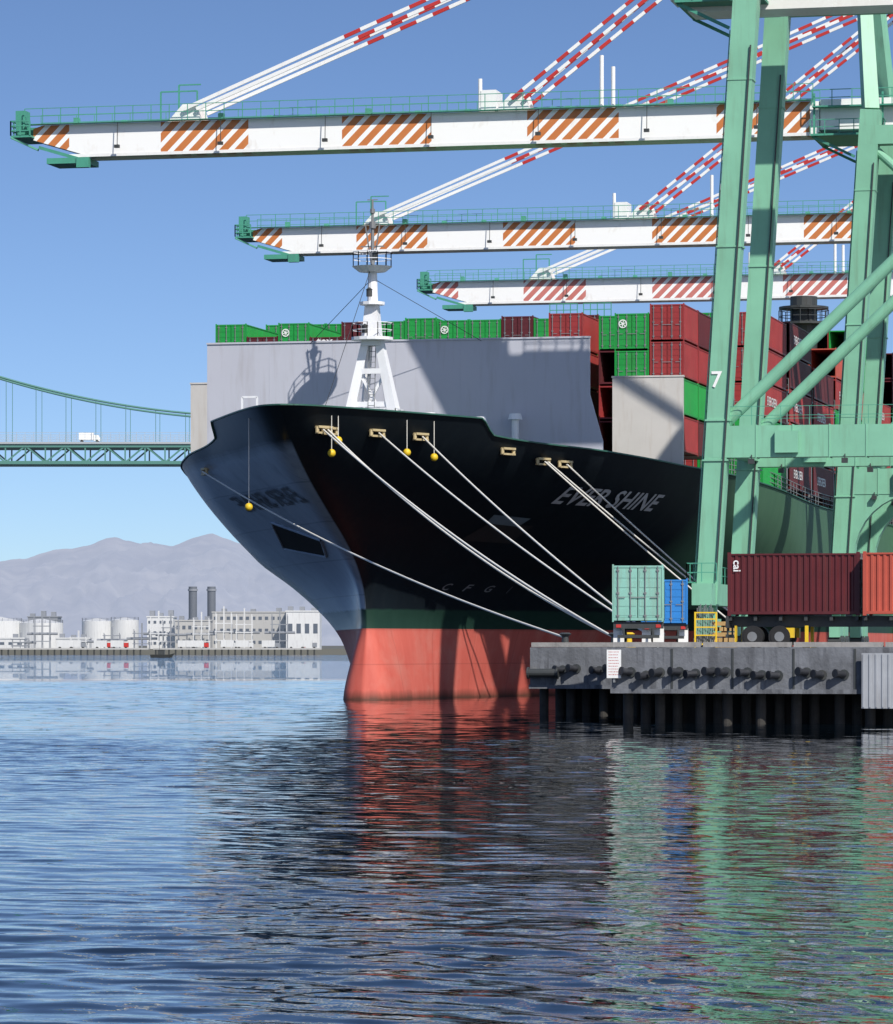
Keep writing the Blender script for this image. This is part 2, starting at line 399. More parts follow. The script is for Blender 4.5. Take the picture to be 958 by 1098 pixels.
# ---------------------------------------------------------------- ship
CX=-63.5
def herm(xs,ys,x):
    if x<=xs[0]: return ys[0]
    if x>=xs[-1]: return ys[-1]
    for i in range(len(xs)-1):
        if x<=xs[i+1]: break
    h=xs[i+1]-xs[i]; t=(x-xs[i])/h
    def sl(k):
        if k==0: return (ys[1]-ys[0])/(xs[1]-xs[0])
        if k==len(xs)-1: return (ys[-1]-ys[-2])/(xs[-1]-xs[-2])
        a=(ys[k]-ys[k-1])/(xs[k]-xs[k-1]); b=(ys[k+1]-ys[k])/(xs[k+1]-xs[k])
        if a*b<=0: return 0
        return 2*a*b/(a+b)
    m0,m1=sl(i)*h,sl(i+1)*h
    return ys[i]*(2*t**3-3*t*t+1)+m0*(t**3-2*t*t+t)+ys[i+1]*(3*t*t-2*t**3)+m1*(t**3-t*t)
SS=[0,.3,1,2.2,4,8,12,20,27,35,50,65,90,250,285,300]
ZL=[-3,0,3,5,8,10,14,18.2]
WT={18.2:[0,.75,1.5,2.3,3.3,5.3,7.2,11.0,14.6,17.9,20.8,21.4,21.4,21.4,20,17],
    14:[0,.6,1.2,1.9,2.8,4.8,6.9,11.0,14.5,17.3,20.5,21.3,21.4,21.4,20,16.5],
    10:[0,.5,1.0,1.6,2.5,4.6,6.7,10.5,13.5,16.2,19.6,21,21.4,21.4,19,14],
    8:[0,.42,.8,1.3,2.1,4.0,5.8,9.0,11.6,14.2,18.0,20.3,21.4,21.4,18,12],
    5:[0,.4,.7,1.05,1.6,2.8,4.2,6.9,9.2,11.5,15.2,18.3,21.4,21.4,16,8],
    3:[0,.65,1.05,1.4,1.75,2.6,3.7,6.1,8.2,10.2,13.8,17,21.4,21.4,14,5],
    0:[0,.9,1.5,1.85,2.1,2.6,3.3,5.3,7.2,9.1,12.6,15.8,21.0,21.4,12,3],
    -3:[0,.9,1.5,1.9,2.2,2.6,3.2,5.0,6.8,8.6,12,15.2,20.5,21.4,10,1]}
STZ=[-3,0,3,5,7,8.5,10,12,14,16,18.2]; STY=[249.0,249.6,250.3,250.8,250.3,248.8,246.2,241.2,236.3,232.4,229.4]
def stemY(z): return herm(STZ,STY,z)
def halfw(s,z): return herm(ZL,[herm(SS,WT[k],s) for k in ZL],z)
def ztop(s): return herm([0,15.8,16.5,27,36,44,55,85,300],[18.2,18.15,17.15,16.6,16.1,15.85,15.5,14.8,14.8],s)
def hullX(Y,z,side): return CX+side*halfw(Y-stemY(z),z)
def findY(px,z,side):
    Y=stemY(z)+.01; pp,_=proj(hullX(Y,z,side),Y,z); st0=Y
    while Y<330:
        Y+=.1; q,_=proj(hullX(Y,z,side),Y,z)
        if (pp-px)*(q-px)<=0: return Y
        pp=q
    print("findY fail",px,z,side)
    return st0+2
ship=empty("container_ship",(0,0,0),label="huge dark-hulled container ship with red boot, moored at quay",category="ship")
m,nt,b=newmat("hull_paint"); v=coords(nt,False); sep=N(nt,"ShaderNodeSeparateXYZ"); nt.links.new(v,sep.inputs[0])
nz=noise_n(nt,v,.35,5); st=noise_n(nt,v,1,5,(1.2,1.2,.12)); zz=sep.outputs[2]
blk=mixc(nt,nz,(.005,.008,.012),(.008,.013,.018)); blk=mixc(nt,math_n(nt,'MULTIPLY',ramp(nt,st,.5,.8),.35,True),blk,(.02,.026,.03))
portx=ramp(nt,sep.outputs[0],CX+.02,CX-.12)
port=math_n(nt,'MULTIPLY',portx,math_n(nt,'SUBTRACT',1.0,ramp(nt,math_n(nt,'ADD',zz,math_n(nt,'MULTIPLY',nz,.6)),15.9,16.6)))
port_sheen=mixc(nt,st,(.24,.31,.42),(.36,.43,.53)); port_sheen=mixc(nt,ramp(nt,nz,.55,.8),port_sheen,(.16,.2,.27))  # sky and water reflection painted pale into the port bow colour
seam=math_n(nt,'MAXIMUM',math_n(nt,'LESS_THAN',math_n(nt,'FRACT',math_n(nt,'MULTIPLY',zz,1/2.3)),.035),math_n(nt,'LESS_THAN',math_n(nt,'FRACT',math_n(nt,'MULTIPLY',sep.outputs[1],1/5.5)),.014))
port_sheen=mixc(nt,math_n(nt,'MULTIPLY',seam,.45),port_sheen,(.10,.13,.18))
blk=mixc(nt,port,blk,port_sheen)
grn=mixc(nt,st,(.010,.034,.024),(.022,.055,.04))
red=mixc(nt,st,(.46,.075,.055),(.64,.17,.13)); red=mixc(nt,math_n(nt,'MULTIPLY',ramp(nt,nz,.5,.75),.5,True),red,(.55,.25,.2))
red=mixc(nt,math_n(nt,'MULTIPLY',seam,.3),red,(.25,.05,.04))
wl=ramp(nt,math_n(nt,'ADD',zz,math_n(nt,'MULTIPLY',st,.5)),.3,.9); red=mixc(nt,wl,(.12,.05,.035),red)
isred=ramp(nt,zz,4.69,4.73)
c=mixc(nt,isred,red,grn); c=mixc(nt,ramp(nt,math_n(nt,'ADD',zz,math_n(nt,'MULTIPLY',st,.25)),6.05,6.2),c,blk)
c2=mixc(nt,st,(.05,.12,.07),(.08,.16,.1)); mk_=math_n(nt,'MULTIPLY',ramp(nt,sep.outputs[1],276,282),ramp(nt,zz,6.3,6.35)); c=mixc(nt,mk_,c,c2)
nt.links.new(c,b.inputs["Base Color"]); b.inputs["IOR"].default_value=1.25; b.inputs["Roughness"].default_value=.55
b.inputs["Coat Roughness"].default_value=.25; b.inputs["Coat IOR"].default_value=1.45
nt.links.new(math_n(nt,'MULTIPLY',math_n(nt,'MULTIPLY',isred,portx),.6),b.inputs["Coat Weight"])
bp=N(nt,"ShaderNodeBump"); bp.inputs["Strength"].default_value=.2; bp.inputs["Distance"].default_value=.1
nt.links.new(noise_n(nt,v,.45,1),bp.inputs["Height"]); nt.links.new(bp.outputs[0],b.inputs["Normal"])
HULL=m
def lin(a,b,n): return [a+(b-a)*i/n for i in range(n)]
st_s=[0,.05,.15,.3,.5,.75]+lin(1,4,8)+lin(4,12,10)+lin(12,20,32)+lin(20,36,16)+lin(36,90,22)+lin(90,250,14)+lin(250,300,10)+[300]
NZ=40
mb=MB(); vs=[]; ns=len(st_s)
for side in (1,-1):
    for s in st_s:
        zt_=ztop(s)
        for k in range(NZ+1):
            z=-2.5+(zt_+2.5)*k/NZ; vs.append((CX+side*halfw(s,z),stemY(z)+s,z))
fs=[]
for a in range(2):
    o=a*ns*(NZ+1)
    for i in range(ns-1):
        for k in range(NZ):
            q=(o+i*(NZ+1)+k,o+(i+1)*(NZ+1)+k,o+(i+1)*(NZ+1)+k+1,o+i*(NZ+1)+k+1)
            fs.append(q if a==0 else q[::-1])
for k in range(NZ):
    p=(ns-1)*(NZ+1)+k; q=ns*(NZ+1)+p; fs.append((p,q,q+1,p+1))
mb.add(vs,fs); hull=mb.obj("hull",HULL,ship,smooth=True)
bm=bmesh.new(); bm.from_mesh(hull.data); bmesh.ops.remove_doubles(bm,verts=bm.verts,dist=.001); bmesh.ops.recalc_face_normals(bm,faces=bm.faces); bm.to_mesh(hull.data); bm.free()
mb=MB(); vs=[];fs=[]
for s in st_s:
    z=min(ztop(s)-1.0,16.9); wv=max(0,halfw(s,z)-.05); Y=stemY(z)+s; vs+=[(CX-wv,Y,z),(CX+wv,Y,z)]
for i in range(ns-1): fs.append((2*i,2*i+1,2*i+3,2*i+2))
mb.add(vs,fs); mb.obj("deck",DKGREEN,ship)
mb=MB()
for side in (1,-1):
    pts=[(CX+side*halfw(s,ztop(s)),stemY(ztop(s))+s,ztop(s)+.03) for s in st_s if s<295]
    for a,b_ in zip(pts[:-1],pts[1:]): mb.beam(a,b_,.24,.09)
mb.obj("bulwark_cap",paint("cap_green",(.03,.11,.08),.5),ship)
for side in (1,-1):
    mb=MB(); pts=[(CX+side*(halfw(s,ztop(s))-.3),stemY(ztop(s))+s,ztop(s)+.1) for s in range(42,150,6)]
    mb.rail(pts,1.1,.03,1.5,rows=3); mb.obj("deck_railing",STEEL,ship)
# breakwater
mb=MB(); YB=259.0; x0,x1=CX-13.4,CX+13.4
zb0=16.2
mb.prism([(x0,zb0),(x1+.9,zb0),(x1+.9,17.3),(x1,20.5),(x1,24.3),(x0,24.3),(x0,zb0+.2)],YB,YB+.25)
mb.box(x0-.03,x1+.03,YB-.08,YB+.33,24.3,24.42)
for i in range(1,6):
    x=x0+i*(x1-x0)/6; mb.box(x-.02,x+.02,YB-.012,YB+.0,17,24.28)
mb.obj("breakwater",WALLW,ship)
for i in range(9):
    x=x0+.5+i*(x1-x0-1)/8; mb=MB(); mb.add([(x,YB+.25,16),(x,YB+3.5,16),(x,YB+.5,24),(x+.1,YB+.25,16),(x+.1,YB+3.5,16),(x+.1,YB+.5,24)],[(0,1,2),(5,4,3),(0,1,4,3),(1,2,5,4),(2,0,3,5)])
    mb.obj("breakwater_stiffener",WALLW,ship)
BW2=paint("inner_wall_paint",(.56,.54,.51),.6,.08,.4,.35,(.3,.22,.15))
for side in (1,-1):
    xa,xb_=sorted((CX+side*12.9,CX+side*17.9))
    mb=MB(); mb.box(xa,xb_,270,270.4,15.5,22.35); mb.box(xa-.05,xb_+.05,269.95,270.45,22.35,22.47)
    mb.obj("wing_wall",BW2,ship)
for k in range(18):
    y=286+k*13.8
    if y<520:
        mb=MB(); mb.box(CX-18.5,CX+18.5,y+.6,y+13,13.6,15.6); mb.obj("hatch_coaming",STEEL,ship)
# mast
ME=(CX,252.2)
fm=empty("foremast",(ME[0],ME[1],17.0)); fm.parent=ship
mb=MB()
for sx in (-1,1):
    mb.beam((sx*1.95,0,0),(sx*.45,.2,6.9),.95,.7,.5,.5)
    mb.beam((sx*1.2,2.2,0),(sx*.3,.6,6.9),.5,.5,.35,.35)
mb.beam((-1.3,0,2.6),(1.3,0,2.6),.3,.35); mb.beam((-.85,0,4.8),(.85,0,4.8),.3,.35)
mb.beam((-1.5,.1,.3),(.9,.2,4.8),.18,.18); mb.beam((1.5,.1,.3),(-.9,.2,4.8),.18,.18)
mb.beam((-.05,.3,6.5),(-.05,.3,9.3),1.3,1.1,.8,.8); mb.tube((0,.2,9.2),(0,.2,11.6),.38,.3,12)
mb.obj("tower",MASTW,fm)
mb=MB(); mb.tube((0,.1,11.4),(0,.1,11.75),.9,1.35,16); mb.obj("crows_nest",MASTW,fm)
mb=MB(); mb.tube((0,.1,6.85),(0,.1,7.05),1.4,n=16); mb.obj("platform",MASTW,fm)
mb=MB(); mb.tube((0,.1,9.2),(0,.1,9.4),.85,n=12); mb.obj("platform",MASTW,fm)
mb=MB(); mb.box(-1.9,1.9,-1.2,1.2,1.1,1.25); mb.obj("platform",MASTW,fm)
for z,r in ((11.75,1.3),(7.05,1.35)):
    mb=MB()
    pts=[(r*math.cos(a*math.pi/6),.1+r*math.sin(a*math.pi/6),z) for a in range(13)]
    mb.rail(pts,.95,.03,.7); mb.obj("platform_railing",MASTW,fm)
mb=MB(); mb.rail([(-1.9,-1.2,1.25),(1.9,-1.2,1.25),(1.9,1.2,1.25),(-1.9,1.2,1.25),(-1.9,-1.2,1.25)],1.0,.035,.7)
mb.obj("platform_railing",MASTW,fm)
mb=MB(); mb.tube((0,.2,11.7),(0,.2,16.2),.15,.07,8); mb.beam((-.8,.2,13.1),(.8,.2,13.1),.08,.08); mb.beam((-.45,.2,14.6),(.45,.2,14.6),.08,.08); mb.beam((-.5,.2,14.6),(-.1,.2,12),.08,.08); mb.beam((.5,.2,14.6),(.1,.2,12),.08,.08)
mb.tube((0,.2,14.3),(0,.2,14.75),.22,n=8); mb.tube((0,.2,15.3),(0,.2,15.6),.17,n=8)
mb.beam((-.35,.2,16.2),(.35,.2,16.2),.06,.06)
mb.obj("topmast",STEEL,fm)
for x,z in ((-.3,7.3),(.4,12.1),(0,9.7)):
    mb=MB(); mb.tube((x,-.7,z),(x,-.7,z+.45),.2,n=10); mb.tube((x,-.7,z+.45),(x,-.7,z+.6),.25,.05,10); mb.obj("navigation_light",DKSTEEL,fm)
mb=MB()
for k in range(26): mb.beam((-.22,-.35+k*.03,k*.36),(.22,-.35+k*.03,k*.36),.04,.04)
mb.beam((-.22,-.35,0),(-.22,.4,9.2),.05,.05); mb.beam((.22,-.35,0),(.22,.4,9.2),.05,.05)
mb.obj("ladder",STEEL,fm)
for q in (((0,.2,11),(-6,6.5,7.2)),((0,.2,11),(6,6.5,7.2)),((0,.2,12),(0,-13,1.0))):
    mb=MB(); mb.tube(q[0],q[1],.022,n=5); mb.obj("stay_wire",DKSTEEL,fm)
for (dx,y,h) in ((3.5,254,1.2),(-4.5,255,1.5),(6.5,256,1.0),(-2.5,249,.9),(1.6,248,.9),(8.5,258,1.3)):
    mb=MB(); mb.tube((CX+dx,y,16.9),(CX+dx,y,17.5+h),.25,n=10); mb.tube((CX+dx,y,17.5+h),(CX+dx,y,17.9+h),.5,.4,10); mb.obj("deck_ventilator",MASTW if dx>0 else YELLOW,ship)
mb=MB(); mb.beam((CX-6.3,243,17),(CX-6.3,243,19.6),.12,.12); mb.beam((CX-5.3,243,17),(CX-5.3,243,19.6),.12,.12); mb.beam((CX-6.3,243,19.6),(CX-5.3,243,19.6),.12,.12); mb.obj("bow_frame",MASTW,ship)
def patch(pts,side,off,n=8,mb=None,mi=0):
    (a,b_,c_,d)=pts; vs=[]
    for j in range(n+1):
        for i in range(n+1):
            u,v_=i/n,j/n
            Y=(a[0]*(1-u)+b_[0]*u)*(1-v_)+(d[0]*(1-u)+c_[0]*u)*v_; z=(a[1]*(1-u)+b_[1]*u)*(1-v_)+(d[1]*(1-u)+c_[1]*u)*v_
            vs.append((hullX(Y,z,side)+side*off,Y-off*.5,z-off*.3))
    mb.add(vs,[(j*(n+1)+i,j*(n+1)+i+1,(j+1)*(n+1)+i+1,(j+1)*(n+1)+i) for j in range(n) for i in range(n)],mi)
def hull_text(txt,Y0,Y1,z0,z1,side,mat_,shear=.3,name="ship_name_lettering",dz=0):
    me=text_mesh(txt,1.0,shear,.018)
    xs=[v.co.x for v in me.vertices]; ys=[v.co.y for v in me.vertices]
    bm=bmesh.new(); bm.from_mesh(me)
    bmesh.ops.triangulate(bm,faces=bm.faces); bmesh.ops.subdivide_edges(bm,edges=[e for e in bm.edges if e.calc_length()>.25],cuts=2,use_grid_fill=False)
    bmesh.ops.triangulate(bm,faces=bm.faces)
    mx,Mx,my,My=min(xs),max(xs),min(ys),max(ys)
    for v in bm.verts:
        u=(v.co.x-mx)/(Mx-mx); t=(v.co.y-my)/(My-my)
        Y=Y0+(Y1-Y0)*u; z=z0+(z1-z0)*t+dz*u
        v.co=(hullX(Y,z,side)+side*.07,Y-.03,z-.03)
    bm.to_mesh(me); bm.free(); me.materials.clear(); me.materials.append(mat_)
    return mk(name,me,ship)
LET=paint("hull_lettering",(.48,.48,.49),.6,.15,2,.3)
LETD=paint("hull_marking",(.18,.19,.20),.6,.15,2,.2)
LETP=paint("port_lettering",(.12,.15,.19),.6,.15,2,.2)
hull_text("EVER SHINE",findY(598,13.6,1),findY(700,13.2,1),13.15,14.3,1,LET,-.02,dz=-.2)
hull_text("EVER SHINE",findY(226,13.2,-1),findY(256,13.2,-1),12.7,13.7,-1,LETP)
for k,(ch,px) in enumerate((("C",474),("F",497),("G",520),("1",545))):
    hull_text(ch,findY(px,7.6-k*.03,1),findY(px+(9 if ch!="1" else 3),7.6,1),7.35-k*.04,7.8-k*.04,1,LETD,.2,"hull_marking")
mb=MB(); C4=[(findY(352,9.5,-1),9.5),(findY(306,10.3,-1),10.3),(findY(293,11.9,-1),11.9),(findY(346,10.5,-1),10.5)]
patch(C4,-1,.07,6,mb); mb.obj("anchor_pocket",BLACK,ship)
mb=MB(); cs=C4+[C4[0]]
for (y1_,z1),(y2_,z2) in zip(cs[:-1],cs[1:]):
    p=[(hullX(y1_+(y2_-y1_)*k/4,z1+(z2-z1)*k/4,-1)-.1,y1_+(y2_-y1_)*k/4,z1+(z2-z1)*k/4) for k in range(5)]; mb.path(p,.09)
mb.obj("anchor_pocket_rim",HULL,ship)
mb=MB(); Ya=findY(524,12.0,1); Yb=findY(560,11.9,1); patch([(Ya,11.75),(Yb,11.6),(Yb+.2,12.15),(Ya-.2,12.3)],1,.08,5,mb); mb.obj("anchor_pocket",paint("pocket_grey",(.12,.16,.19),.5),ship)
mb=MB(); Ya=findY(505,11.2,1); Yb=findY(556,11.0,1); patch([(Ya,10.6),(Yb,10.5),(Yb,11.7),(Ya+.5,11.7)],1,.06,5,mb); mb.obj("anchor_recess",BLACK,ship)
# fairleads
FL={}
for key,px,z,side in (('a',304,16.95,1),('b',345,17.0,1),('c',402,17.0,1),('d',449,16.95,1),('e',222,15.6,-1),('f',580,15.9,1),('g',604,15.8,1),('h',543,16.4,1)):
    Y=findY(px,z,side); X=hullX(Y,z,side); Y2=Y+.5; X2=hullX(Y2,z,side); d=Vector((X2-X,Y2-Y,0)).normalized()
    nrm=Vector((d.y,-d.x,0))
    if nrm.x*side<0: nrm=-nrm
    mb=MB(); c0=Vector((X,Y,z))+nrm*.12
    mb.beam(c0-d*.62,c0+d*.62,.35,.14); mb.beam(c0-d*.62+Vector((0,0,-.36)),c0+d*.62+Vector((0,0,-.36)),.3,.12)
    for sg in (-1,1): mb.tube(c0+d*.58*sg+Vector((0,0,-.36)),c0+d*.58*sg,.12)
    mb.obj("fairlead",TAN,ship,smooth=False); FL[key]=(c0+nrm*.15+Vector((0,0,-.18)),d,nrm)
# ---------------------------------------------------------------- containers
cache={}
def container_mesh(L,H,col):
    k=(L,H,col)
    if k in cache: return cache[k]
    W=2.438; mb=MB(); ZB=.07; ZT=H-.06
    for sx in (-1,1):
        mb.box(sx*(W/2)-.08*(sx>0),sx*(W/2)+.08*(sx<0),-L/2,-L/2+.16,0,H)
        mb.box(sx*(W/2)-.08*(sx>0),sx*(W/2)+.08*(sx<0),L/2-.16,L/2,0,H)
        x=sx*W/2; mb.box(min(x,x-sx*.06),max(x,x-sx*.06),-L/2+.16,L/2-.16,ZB,ZB+.13); mb.box(min(x,x-sx*.06),max(x,x-sx*.06),-L/2+.16,L/2-.16,ZT-.08,ZT)
    mb.box(-W/2+.08,W/2-.08,-L/2,-L/2+.1,ZT-.1,ZT); mb.box(-W/2+.08,W/2-.08,-L/2,-L/2+.1,ZB,ZB+.13)
    mb.box(-W/2+.08,W/2-.08,L/2-.1,L/2,ZT-.1,ZT); mb.box(-W/2+.08,W/2-.08,L/2-.1,L/2,ZB,ZB+.13)
    def corr(n0,n1,fn):
        per=.28; n=int((n1-n0)/per); per=(n1-n0)/n; pts=[]
        for i in range(n): 
            a=n0+i*per; pts+=[(a,0),(a+per*.32,0),(a+per*.5,1),(a+per*.82,1)]
        pts.append((n1,0)); vs=[]
        for t,d in pts: vs+=[fn(t,d,ZB+.13),fn(t,d,ZT-.08)]
        mb.add(vs,[(2*i,2*i+2,2*i+3,2*i+1) for i in range(len(pts)-1)])
    for sx in (-1,1): corr(-L/2+.16,L/2-.16,lambda t,d,z,sx=sx:(sx*(W/2-.02-.055*d),t,z))
    corr(-W/2+.08,W/2-.08,lambda t,d,z:(t,L/2-.02-.055*d,z))
    mb.add([(-W/2+.03,-L/2+.05,ZT-.03),(W/2-.03,-L/2+.05,ZT-.03),(W/2-.03,L/2-.05,ZT-.03),(-W/2+.03,L/2-.05,ZT-.03)],[(0,1,2,3)])
    mb.add([(-W/2+.03,-L/2+.05,.12),(W/2-.03,-L/2+.05,.12),(W/2-.03,L/2-.05,.12),(-W/2+.03,L/2-.05,.12)],[(0,1,2,3)])
    me_o=mb.obj("body",CC[col]); body=me_o.data; bpy.data.objects.remove(me_o)
    mb=MB()
    for sx in (-1,1):
        a,b_=sorted((sx*.02,sx*(W/2-.09)))
        mb.box(a,b_,-L/2+.03,-L/2+.07,ZB+.14,ZT-.11)
        for q in range(5):
            zq=.3+q*(H-.5)/5; mb.box(a+.06,b_-.06,-L/2+.015,-L/2+.03,zq,zq+(H-.5)/5-.12)
    d=mb.obj("door",CC[col]); door=d.data; bpy.data.objects.remove(d)
    mb=MB()
    for x in (-.95,-.35,.35,.95):
        mb.tube((x,-L/2-.03,.12),(x,-L/2-.03,H-.1),.028,n=6)
        for z in (.3,H*.5,H-.3): mb.box(x-.07,x+.07,-L/2-.04,-L/2+.01,z-.04,z+.04)
        if x<0: mb.box(x-.02,x+.35,-L/2-.05,-L/2-.03,H*.42,H*.42+.04)
        else: mb.box(x-.35,x+.02,-L/2-.05,-L/2-.03,H*.42,H*.42+.04)
    d=mb.obj("locking_bar",STEEL); bars=d.data; bpy.data.objects.remove(d)
    cache[k]=(body,door,bars); return cache[k]
mb=MB()
n=20; vs=[]
for i in range(n):
    a=2*math.pi*i/n; vs+=[(.40*math.cos(a),0,.40*math.sin(a)),(.31*math.cos(a),0,.31*math.sin(a))]
mb.add(vs,[(2*i,2*((i+1)%n),2*((i+1)%n)+1,2*i+1) for i in range(n)])
for k in range(3):
    a=k*math.pi/3+.3; mb.add([(math.cos(a)*.28-math.sin(a)*.04,-.002*k,math.sin(a)*.28+math.cos(a)*.04),(math.cos(a)*.28+math.sin(a)*.04,-.002*k,math.sin(a)*.28-math.cos(a)*.04),
     (-math.cos(a)*.28+math.sin(a)*.04,-.002*k,-math.sin(a)*.28-math.cos(a)*.04),(-math.cos(a)*.28-math.sin(a)*.04,-.002*k,-math.sin(a)*.28+math.cos(a)*.04)],[(0,1,2,3)])
tmp=mb.obj("emblem",WHITE); EMB=tmp.data; bpy.data.objects.remove(tmp)
TXG=text_mesh("EVERGREEN",.95,0,.01); TXG.materials.clear(); TXG.materials.append(WHITE)
def container(x,y,z,col,L=12.19,H=2.591,rz=0,door=True,group="containers stacked on the ship",where="stacked on the ship's deck",emblem=False,side=False,label=None):
    body,dr,bars=container_mesh(L,H,col)
    e=empty("shipping_container",(x,y,z),(0,0,rz),label=label or f"{CW[col]} corrugated steel shipping container {where}",category="container",group=group)
    mk("body",body,e)
    if door: mk("door",dr,e); mk("locking_bar",bars,e)
    if emblem: q=mk("emblem",EMB,e,(-.62,-L/2-.06,H*.7)); q.scale=(.75,.75,.75)
    if side: mk("lettering",TXG,e,(1.235,-L/2+2.0,H*.38),(math.pi/2,0,math.pi/2))
    return e
YA=270.7+6.1
# twenty-foot boxes forward, so the stack sides stay short
Y20=270.7+3.03
for k in range(4): container(-54.08,Y20,16.6+k*2.62,'r' if k!=1 else 'm',L=6.06)
for k in range(4): container(-49.36,YA,16.5+k*2.62,['r','g','g','g'][k],emblem=(k==3))
for k,cc in enumerate(['r','g','r','r']): container(-46.85,Y20,17.1+k*2.62,cc,L=6.06)
for k,cc in enumerate(['m','g','r','m']): container(-46.85,Y20+6.3,17.1+k*2.62,cc,L=6.06,door=False)
t=TXG; q=mk("lettering",TXG,bpy.data.objects[[o.name for o in bpy.data.objects if o.name.startswith("shipping_container")][0]]); bpy.data.objects.remove(q)
for k in range(2): container(CX-16.65,YA,17.1+k*2.62,'gr'[k],door=False)
def colx(i): return -84.85+1.22+i*2.487
colB="gmgmmggggmgmggggr"
YBb=288+6.1
topB=[28.2,27.2,28.2,27.1,28.2,28.2,28.4,28.2,28.2,28.4,28.2,28.4,28.3,28.3,28.4,28.4,28.4]
for i in range(17):
    x=colx(i)
    col=colB[i]
    e=container(x,YBb,topB[i]-2.6,col,emblem=(col=='g' and i in (2,7)))
    if i==3:
        t=text_mesh("tex",.95,0,.015); t.materials.clear(); t.materials.append(WHITE); mk("lettering",t,e,(-.65,-6.17,1.9),(math.pi/2,0,0))
    if i>9:
        for k in range(4):
            zq=topB[i]-5.22-k*2.62
            if zq>14.9: container(x,YBb,zq,random.choice('gmrrg'),door=(i>13),side=(i==16 and k==1))
yb0=302.2
for bidx in range(7):
    y=yb0+bidx*13.9+6.1
    base=15.7; tiers=[5,5,5,6,5,6,6][bidx]
    for i in range(17):
        x=colx(i)
        top=base+tiers*2.62 if i>=10 else 29.3
        if i>=14:
            for k in range(tiers- (1 if (i==16 and bidx%3==1) else 0)): container(x,y,base+k*2.62,random.choice('gmrmgro'),door=False,side=(i==16 and random.random()<.35))
        elif (bidx==0 and i<14) or (i>=10 and bidx in (1,3)):
            container(x,y,top-2.6-(.4 if bidx==0 and i>=8 else 0),'g' if (bidx==0 and i<11) else random.choice('gmrg'))
for xx in (-60.5,-57.8):
    mb=MB(); mb.box(xx-1.1,xx+1.1,302,304,29.3,29.45); mb.rail([(xx-1.1,302,29.45),(xx+1.1,302,29.45)],1.0,.04,.5); mb.obj("lashing_platform",GREEN2,ship)
X,Y=P(862,345); mb=MB(); mb.tube((X,Y,28),(X,Y,34.3),1.2,n=16); mb.tube((X,Y,33.2),(X,Y,33.4),2.2,n=16); mb.tube((X,Y,31.8),(X,Y,32.0),2.5,n=16)
mb.rail([(X+2.2*math.cos(a*math.pi/5),Y+2.2*math.sin(a*math.pi/5),32) for a in range(11)],1.1,.04,.8); mb.obj("funnel_platform",DKSTEEL,ship)
for k in range(7):
    y=301.2+k*13.9
    mb=MB()
    for x in (-42.8,-45.1,-47.6): mb.beam((x,y,14.8),(x,y,23.2),.25,.25)
    for z in (15.6,18.2,20.8,23.2): mb.box(-48,-42.6,y-.3,y+.3,z-.06,z+.06)
    mb.rail([(-48,y,23.26),(-42.6,y,23.26)],1.0,.03,.8); mb.obj("lashing_bridge",STEEL,ship)

# ---------------------------------------------------------------- quay
QY=195.0; NY=177.0; NX=-33.2; QX=-40.8
mb=MB()
def slab(z0,z1,mbx):
    pts=[(QX,QY),(NX,QY),(NX,NY),(60,NY),(60,600),(QX,600)]
    n=6; vs=[(x,y,z0) for x,y in pts]+[(x,y,z1) for x,y in pts]
    mbx.add(vs,[tuple(range(n))[::-1],tuple(range(n,2*n))]+[(i,(i+1)%n,n+(i+1)%n,n+i) for i in range(n)])
slab(1.45,DECK,mb)
mb.obj("quay",CONC,kind="structure",label="weathered concrete wharf deck on piles",category="quay")
DARK=paint("underdeck_dark",(.012,.012,.012),.95)  # near-black wall added under the deck for darkness behind the piles
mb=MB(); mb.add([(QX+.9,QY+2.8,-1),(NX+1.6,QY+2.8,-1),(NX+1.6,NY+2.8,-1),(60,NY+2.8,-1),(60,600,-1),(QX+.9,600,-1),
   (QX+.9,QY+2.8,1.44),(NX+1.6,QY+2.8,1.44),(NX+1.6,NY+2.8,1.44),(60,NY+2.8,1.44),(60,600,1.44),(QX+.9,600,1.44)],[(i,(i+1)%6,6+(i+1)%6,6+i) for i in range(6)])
mb.obj("quay_shade_wall",DARK,kind="structure",label="dark wall added for shade beneath the wharf",category="wall")
KERB=paint("kerb_concrete",(.32,.31,.30),.85,.3,1.2,.5,(.05,.045,.04),bump=.4)
for (x0,x1,y) in ((QX,NX,QY),(NX,-4,NY)):
    L=x1-x0; n=max(1,int(L/4))
    for i in range(n):
        a=x0+L*i/n+.06; b_=x0+L*(i+1)/n-.06
        mb=MB(); mb.box(a,b_,y+.02,y+.42,DECK+.02,DECK+.25); mb.obj("kerb_block",KERB,label="low concrete kerb block on the wharf edge",category="kerb",group="kerb blocks along the wharf edge")
mb=MB(); 
for x in [NX+2.8*i for i in range(1,11)]: mb.box(x-.05,x+.05,NY-.03,NY+.02,1.5,DECK-.05)
mb.obj("quay_joint",DKSTEEL,kind="structure",label="dark joints in the wharf face",category="quay")
mb=MB(); mb.box(NX-.05,60,NY-.1,NY-.0,1.40,1.6); mb.box(QX-.05,NX-.06,QY-.1,QY-.0,1.40,1.6)
mb.obj("quay_face_trim",CONC,kind="structure",label="concrete trim strips on the wharf face",category="quay")
pile_me=None
def pile(x,y,r=.3):
    global pile_me
    if pile_me is None:
        mb=MB(); mb.tube((0,0,-1.5),(0,0,1.45),.24,n=12); o=mb.obj("pile",PILE); pile_me=o.data; bpy.data.objects.remove(o)
    mk("wharf_pile",pile_me,None,(x,y,0),label="round shade-darkened pile under the wharf",category="pile",group="piles under the wharf")
for i in range(15):
    x=NX+.4+i*1.62+random.uniform(-.25,.25); pile(x,NY+1.0+random.uniform(0,.5))
    pile(x+.7,NY+2.2)
